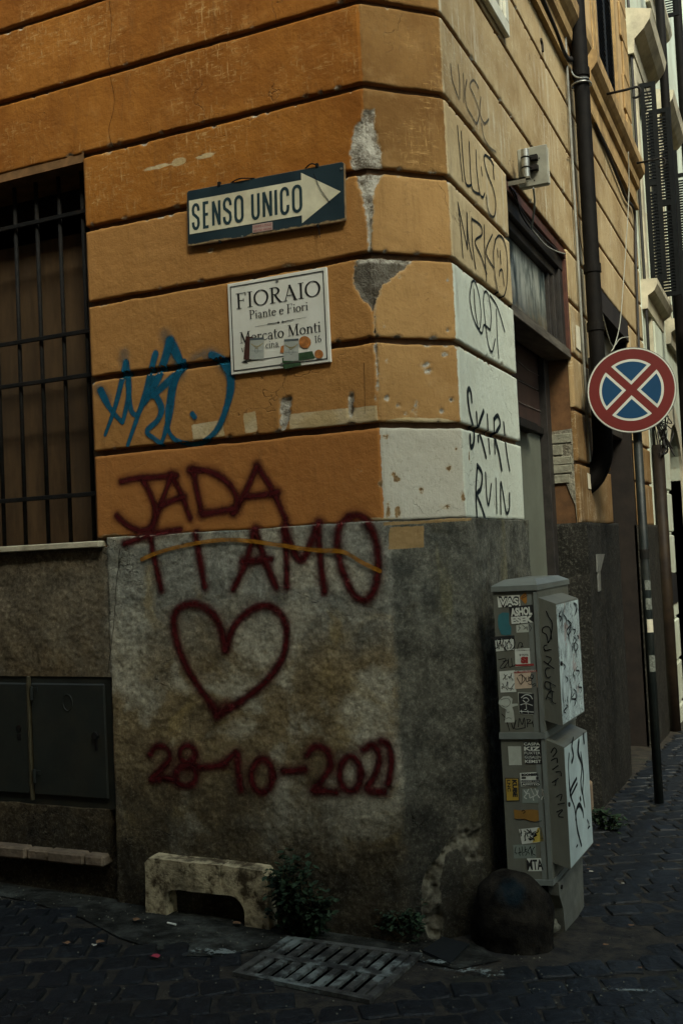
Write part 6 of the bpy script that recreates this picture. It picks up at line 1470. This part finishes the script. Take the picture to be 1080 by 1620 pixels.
# ------------------------------------------------------------ plants and litter
leafm = N('dusty_dark_leaf'); lr = leafm.new('ShaderNodeObjectInfo')
c = leafm.mix(leafm.ramp(leafm.noise(25, 3), .3, .7), (0.007, 0.015, 0.007), (0.026, 0.050, 0.022)); leafm.bsdf(c, .7, None, 0, .2)
def plant(label, u, v, wid, hgt, n, seed, lsz=.026, wall=0.0, depth=.13, flat_y=None):
    r = random.Random(seed); p = onG(u, v); bx_, by_ = p[0], p[1]; bz = p[2]
    t = thing('wall_plant', label, 'plant', (bx_, by_, bz)); st_ = MB(); lf = MB()
    for k in range(max(4, n//26)):
        a = r.uniform(-1, 1); h_ = hgt*(1-.55*a*a)*r.uniform(.6, 1.0); base_ = np.array([bx_+a*wid*.25, by_+r.uniform(-.02, .02), bz])
        tip = np.array([bx_+a*wid*.55+r.uniform(-.03, .03), by_-depth*r.uniform(.1, .9), bz+h_]); mid_ = (base_+tip)/2+np.array([0, -.02, .03])
        pp = smooth_pts([base_, mid_, tip], 6); st_.tube(pp, [.0032-.002*i/len(pp) for i in range(len(pp))], 5)
        for q_ in range(26):
            w_t = r.uniform(.12, 1.0); c0 = pp[min(len(pp)-1, int(w_t*len(pp)))]
            az = r.uniform(0, 2*math.pi); el = r.uniform(-.7, .6); L_ = lsz*r.uniform(.6, 1.4); W__ = L_*r.uniform(.32, .5)
            d_ = np.array([math.cos(az)*math.cos(el), math.sin(az)*math.cos(el), math.sin(el)]); sd_ = np.cross(d_, [0, 0, 1]); sd_ /= np.linalg.norm(sd_); nn_ = np.cross(sd_, d_)
            o_ = c0+d_*.01+np.array([r.gauss(0, .012), r.gauss(0, .012), r.gauss(0, .012)])
            lf.add([o_, o_+d_*L_*.35+sd_*W__, o_+d_*L_*.75+sd_*W__*.7, o_+d_*L_-nn_*L_*.15, o_+d_*L_*.75-sd_*W__*.7, o_+d_*L_*.35-sd_*W__, o_+d_*L_*.5-nn_*W__*.4], [(0, 1, 6), (1, 2, 6), (2, 3, 6), (3, 4, 6), (4, 5, 6), (5, 0, 6)])
    link_obj('stems', st_, simple('plant_stem', (0.05, 0.045, 0.02), .8), t); link_obj('foliage', lf, leafm.m, t, kind='stuff')
plant('bushy dark weed growing at the right end of the stone arch', 480, 1478, .24, .36, 900, 3)
plant('small dark weed at the wall foot left of the guard stone', 648, 1488, .16, .15, 260, 5, .02, depth=.09)
plant('dark shrub at the far left end of the wall foot', 12, 1372, .30, .20, 420, 7, .026)
plant('dark ivy sprig between the guard stone and the cabinet', 800, 1440, .10, .40, 300, 9, .02, depth=.05)
plant('small weed under the pale ledge by the meter doors', 165, 1392, .16, .09, 160, 11, .016, depth=.06)
plant('grassy weed at the foot of the pier beyond the cabinet', 950, 1312, .26, .12, 260, 15, .025, depth=.10)
leafd = simple('dead_brown_leaf', (0.16, 0.085, 0.04), .8, .4, 60)
leafp = simple('pale_litter', (0.40, 0.38, 0.30), .8, .2, 60)
def leaf_obj(u, v, s, mat, name, label, cat, grp=None, curl=.3):
    p = onG(u, v); r = random.random()*6.28; m = MB(); n = 8
    vs_ = [(p[0], p[1], p[2]+.018)]+[(p[0]+s*math.cos(t+r)*(1 if i % 2 else .75), p[1]+s*.6*math.sin(t+r), p[2]+.016+s*curl*abs(math.cos(t))) for i, t in enumerate(np.linspace(0, 2*math.pi, n, endpoint=False))]
    m.add(vs_, [(0, i+1, (i+1) % n+1) for i in range(n)]); tag(link_obj(name, m, mat, None, loc=p), label, cat, grp)
leaf_obj(245, 1521, .024, simple('pink_petal', (0.30, 0.035, 0.055), .6), 'petal', 'crimson petal lying on the cobbles left of the drain grate', 'petal')
m = MB(); p = onG(272, 1467); m.tube([(p[0]-.022, p[1]+.004, p[2]+.014), (p[0]+.022, p[1]-.004, p[2]+.014)], .004, 8); tag(link_obj('cigarette_end', m, simple('white_paper_butt', (0.6, 0.6, 0.5), .7), None, loc=p), 'white cigarette end lying in front of the stone arch', 'litter')
random.seed(4)
for u, v in [(188, 1400), (205, 1415), (212, 1424), (195, 1418), (93, 1391), (90, 1400), (115, 1403), (60, 1384), (30, 1382), (10, 1380), (200, 1426), (375, 1468), (160, 1498), (218, 1462), (105, 1499), (150, 1502), (180, 1408), (130, 1400), (75, 1395)]:
    leaf_obj(u, v, random.uniform(.010, .024), leafd if random.random() < .7 else leafp, 'fallen_leaf', 'dry leaf among the litter along the foot of the left wall', 'fallen leaf', 'dry leaves along the wall foot')
for u, v in [(930, 1380), (963, 1340), (945, 1342), (985, 1403), (935, 1384), (950, 1311), (958, 1501), (998, 1470), (1012, 1538)]:
    leaf_obj(u, v, random.uniform(.008, .016), leafp if random.random() < .5 else leafd, 'litter_scrap', 'tiny scrap of litter on the cobbles right of the cabinet', 'litter', 'scraps on the right cobbles', curl=.1)
gr = MB(); rr2 = random.Random(8)
for k in range(900):
    x = rr2.uniform(-2.6, 1.4); y = rr2.uniform(-1.3, -.03) if rr2.random() < .7 else rr2.uniform(-.3, .0)
    if rr2.random() < .3: x = rr2.uniform(.2, 1.6); y = rr2.uniform(-1, 3.5)
    s = rr2.uniform(.0015, .005); z = float(gz(x, y))+.012; a = rr2.random()*3
    gr.add([(x+s*math.cos(a), y+s*math.sin(a), z), (x+s*math.cos(a+2.1), y+s*math.sin(a+2.1), z), (x+s*math.cos(a+4.2), y+s*math.sin(a+4.2), z), (x, y, z+s)], [(0, 1, 3), (1, 2, 3), (2, 0, 3)])
g_ = link_obj('grit', gr, simple('pale_grit', (0.13, 0.125, 0.09), .9, .6, 200), None, kind='stuff'); g_['label'] = 'scattered grit and crumbs on the street'; g_['category'] = 'grit'

# ------------------------------------------------------------ pale neighbouring building down the street
PB0 = 6.12
pale = thing('pale_building', 'pale green white neighbouring building with hooded windows and black shutters down the street', 'building', (-.2, PB0, -.2))
pw = N('pale_stucco'); a = pw.noise(1.4, 6, .65); b = pw.noise(1, 6, .7, stretch=(5, 5, .8))
c = pw.mix(pw.ramp(a, .35, .65), (0.56, 0.62, 0.51), (0.43, 0.46, 0.36)); c = pw.mix(pw.math('MULTIPLY', pw.ramp(b, .52, .7), .5), c, (0.27, 0.24, 0.15)); c = pw.mix(pw.math('MULTIPLY', pw.ramp(pw.noise(5, 6, .75), .60, .64), .4), c, (0.36, 0.27, 0.15))
pw.bsdf(c, .9, pw.bump(pw.noise(25, 5), .4, .006), 0, .2)
crm = simple('cream_stucco_trim', (0.46, 0.42, 0.30), .85, .18, 5, .4, 50, dirt=(0.2, 0.19, 0.15), grime=.8)
AY0, AY1, AZ = 7.45, 8.75, 2.25
m = MB(); wallR(m, PB0, AY0, -.6, 3.6, 0); wallR(m, AY1, 13, -.6, 3.6, 0)
# wall with arched opening
na = 14; cy_ = (AY0+AY1)/2; ra = (AY1-AY0)/2
top = [(cy_-ra*math.cos(t), AZ+ra*.9*math.sin(t)) for t in np.linspace(0, math.pi, na)]
for i in range(na-1):
    (a0, b0), (a1, b1) = top[i], top[i+1]; m.add([(0, a0, b0), (0, a1, b1), (0, a1, 3.6), (0, a0, 3.6)], [(0, 1, 2, 3)]); m.add([(0, a0, b0), (0, a1, b1), (-.35, a1, b1), (-.35, a0, b0)], [(3, 2, 1, 0)])
m.add([(0, AY0, -.6), (-.35, AY0, -.6), (-.35, AY0, AZ), (0, AY0, AZ)], [(0, 1, 2, 3)]); m.add([(0, AY1, -.6), (-.35, AY1, -.6), (-.35, AY1, AZ), (0, AY1, AZ)], [(3, 2, 1, 0)])
W1 = (6.42, 7.15, 4.02, 6.02); W2 = (8.35, 9.2, 4.02, 6.02)
def holes(mb, y0, y1, z0, z1, Ws, x=0.0):
    ys_ = [y0]
    for (a, b, c0, c1) in Ws:
        wallR(mb, ys_[-1], a, z0, z1, x); wallR(mb, a, b, z0, c0, x); wallR(mb, a, b, c1, z1, x); ys_.append(b)
    wallR(mb, ys_[-1], y1, z0, z1, x)
holes(m, PB0, 13, 3.6, 7.4, [W1, W2]); W3 = (6.42, 7.15, 7.9, 9.9); W4 = (8.35, 9.2, 7.9, 9.9); holes(m, PB0, 13, 7.4, 13, [W3, W4])
m.box((-.5, 13, -.6), (.12, 22, 12)); m.box((-5, PB0+.01, -.6), (-.3, PB0+.2, 13)); link_obj('wall', m, pw.m, pale)
m = MB(); m.box((-.40, AY0, -.6), (-.36, AY1, 3.3)); link_obj('arch_door', m, simple('grey_arch_door', (0.12, 0.125, 0.10), .7, .3, 5, dirt=(0.03, 0.03, 0.03)), pale)
m = MB()
tp = [(cy_-(ra+.0)*math.cos(t), AZ+ra*.9*math.sin(t)) for t in np.linspace(0, math.pi, 20)]; to_ = [(cy_-(ra+.22)*math.cos(t), AZ+(ra*.9+.22)*math.sin(t)) for t in np.linspace(0, math.pi, 20)]
for i in range(19): 
    q = [tp[i], tp[i+1], to_[i+1], to_[i]]; m.add([(0.0, a, b) for a, b in q]+[(.03, a, b) for a, b in q], [(4, 5, 6, 7), (0, 1, 5, 4), (1, 2, 6, 5), (2, 3, 7, 6), (3, 0, 4, 7)])
m.box((0, AY1+.0, -.5), (.03, AY1+.22, AZ)); link_obj('arch_surround', m, crm, pale)
for i in range(10):
    z = -.45+i*.42; link_obj('pilaster_block', boxR(MB(), 6.62, 7.22, z, z+.385, 0.0, .05, bev=.01), pw.m, pale)
link_obj('pilaster_edge', boxR(MB(), 6.56, 6.60, -.5, 3.8, 0.0, .035), crm, pale)
def hooded(W, zb, hood=True, nm=''):
    y0, y1, z0, z1 = W; ww = MB()
    frameR(ww, y0, y1, z0, z1, .16, 0.0, .05); wn = link_obj('window', ww, crm, pale)
    prof = [(0, z0-.28), (.05, z0-.28), (.06, z0-.16), (.12, z0-.12), (.15, z0-.06), (.15, z0-.01), (0, z0-.0)]
    link_obj('window_sill', profileR(MB(), prof, y0-.28, y1+.28), crm, wn)
    prof = [(0, z1+.17), (.06, z1+.17), (.07, z1+.30), (.16, z1+.38), (.22, z1+.46), (.24, z1+.55), (0, z1+.62)]
    link_obj('window_hood', profileR(MB(), prof, y0-.24, y1+.24), crm, wn)
    link_obj('pane', boxR(MB(), y0, y1, z0, z1, -.2, -.18), simple('dark_glass', (0.02, 0.025, 0.03), .15, spec=.6), wn)
    for (yy, sg, th, lw_) in ((y0+.02, 1, 84, .15), (y1-.02, -1, 92, .21)):
        fr_ = Frame((.06, yy, z0+.03), (math.sin(R_(th)), sg*math.cos(R_(th)), 0), (0, 0, 1)); shutter_leaf(fr_, lw_, z1-z0-.06, wn, simple('black_shutter', (0.004, 0.005, 0.005), .7, spec=.1), 58, tilt=.026)
hooded(W1, 0); hooded(W2, 0); hooded(W3, 0); hooded(W4, 0)
bpm = simple('brown_iron_pipe', (0.014, 0.010, 0.007), .55, .3, 12, dirt=(0.03, 0.02, 0.01), spec=.1)
m = MB(); m.tube([(.06, 6.20, -.5), (.06, 6.20, 2.46)], .055, 14); tag(link_obj('brown_pipe', m, bpm, None, smooth=True, loc=(.06, 6.2, -.2)), 'brown rusty pipe rising in the gap between ochre and pale buildings', 'pipe')
m = MB(); m.tube([(.03, 6.17, 2.46), (.035, 6.16, 3.6), (.03, 6.2, 4.5), (.03, 6.22, 6), (.03, 6.26, 10)], .014, 8); tag(link_obj('black_cable', m, rub, None, smooth=True, loc=(.03, 6.2, 2.46)), 'long black cable running up the seam between the ochre and pale buildings', 'cable')
rw = MB(); r3 = random.Random(2)
for k in range(9):
    c0 = np.array([.05, 6.10, 2.70]); pp = [c0+np.array([r3.uniform(0, .12), r3.uniform(-.15, .5), r3.uniform(-.35, .1)]) for _ in range(4)]; rw.tube(smooth_pts([c0]+pp+[c0], 6), .006, 5)
tag(link_obj('wire_bundle', rw, rub, None, smooth=True, loc=(.05, 6.1, 2.6)), 'tangled bundle of black wires at the seam below the round sign', 'wires')
# downpipe with an offset on the pale wall
m = MB(); m.tube([(.20, 7.50, 12), (.20, 7.50, 3.75)]+[(.20-.04*t, 7.50+.42*t, 3.75-.42*t) for t in (.15, .5, .85)]+[(.16, 7.93, 3.25), (.16, 7.94, -.5)], .046, 14); tag(link_obj('downpipe', m, pipe_m, None, smooth=True, loc=(.16, 7.9, -.4)), 'dark downpipe with a kink on the pale building at the right edge', 'drainpipe')
m = MB(); m.tube([(.20, 9.9, 12), (.20, 9.9, 4.2)], .055, 14); tag(link_obj('downpipe', m, pipe_m, None, smooth=True, loc=(.2, 9.9, 4.2)), 'dark downpipe at the far right edge high on the pale building', 'drainpipe')
mbx = thing('wall_box', 'black wall box with pale buttons beside the arch of the pale building', 'intercom box', (.05, 8.0, 1.2))
q4 = [FR.px(1059, 904, .06), FR.px(1069, 908, .06), FR.px(1072, 952, .06), FR.px(1061, 957, .06)]
m = MB(); m.prism(q4[::-1], -.06, .06, FR); link_obj('case', m, simple('black_plastic', (0.012, 0.010, 0.010), .4), mbx)
# unseen houses round the crossroads, placed and sized to shade the street
ob_m = simple('unseen_house_wall', (0.30, 0.20, 0.10), .9, .15, 2)
def block(lab, x0, x1, y0, y1, h):
    t = thing('unseen_house', lab, 'building', ((x0+x1)/2, (y0+y1)/2, 0)); m = MB(); m.box((x0, y0, -1), (x1, y1, h)); link_obj('wall', m, ob_m, t)
    m = MB(); m.box((x0-.4, y0-.4, h), (x1+.4, y1+.4, h+.3)); link_obj('roof', m, MATS['roof_tile'], t)
block('unseen ochre house across the left street behind the camera, sized for its shade', -14, 14, -15, -7.0, 11.5)
block('unseen ochre house across the right street, sized for its shade', 5.2, 12, 2.0, 26, 9.5)
block('unseen ochre house at the left end of the street', -22, -14.5, -8, 6, 9)
print('cobbles', len(items))
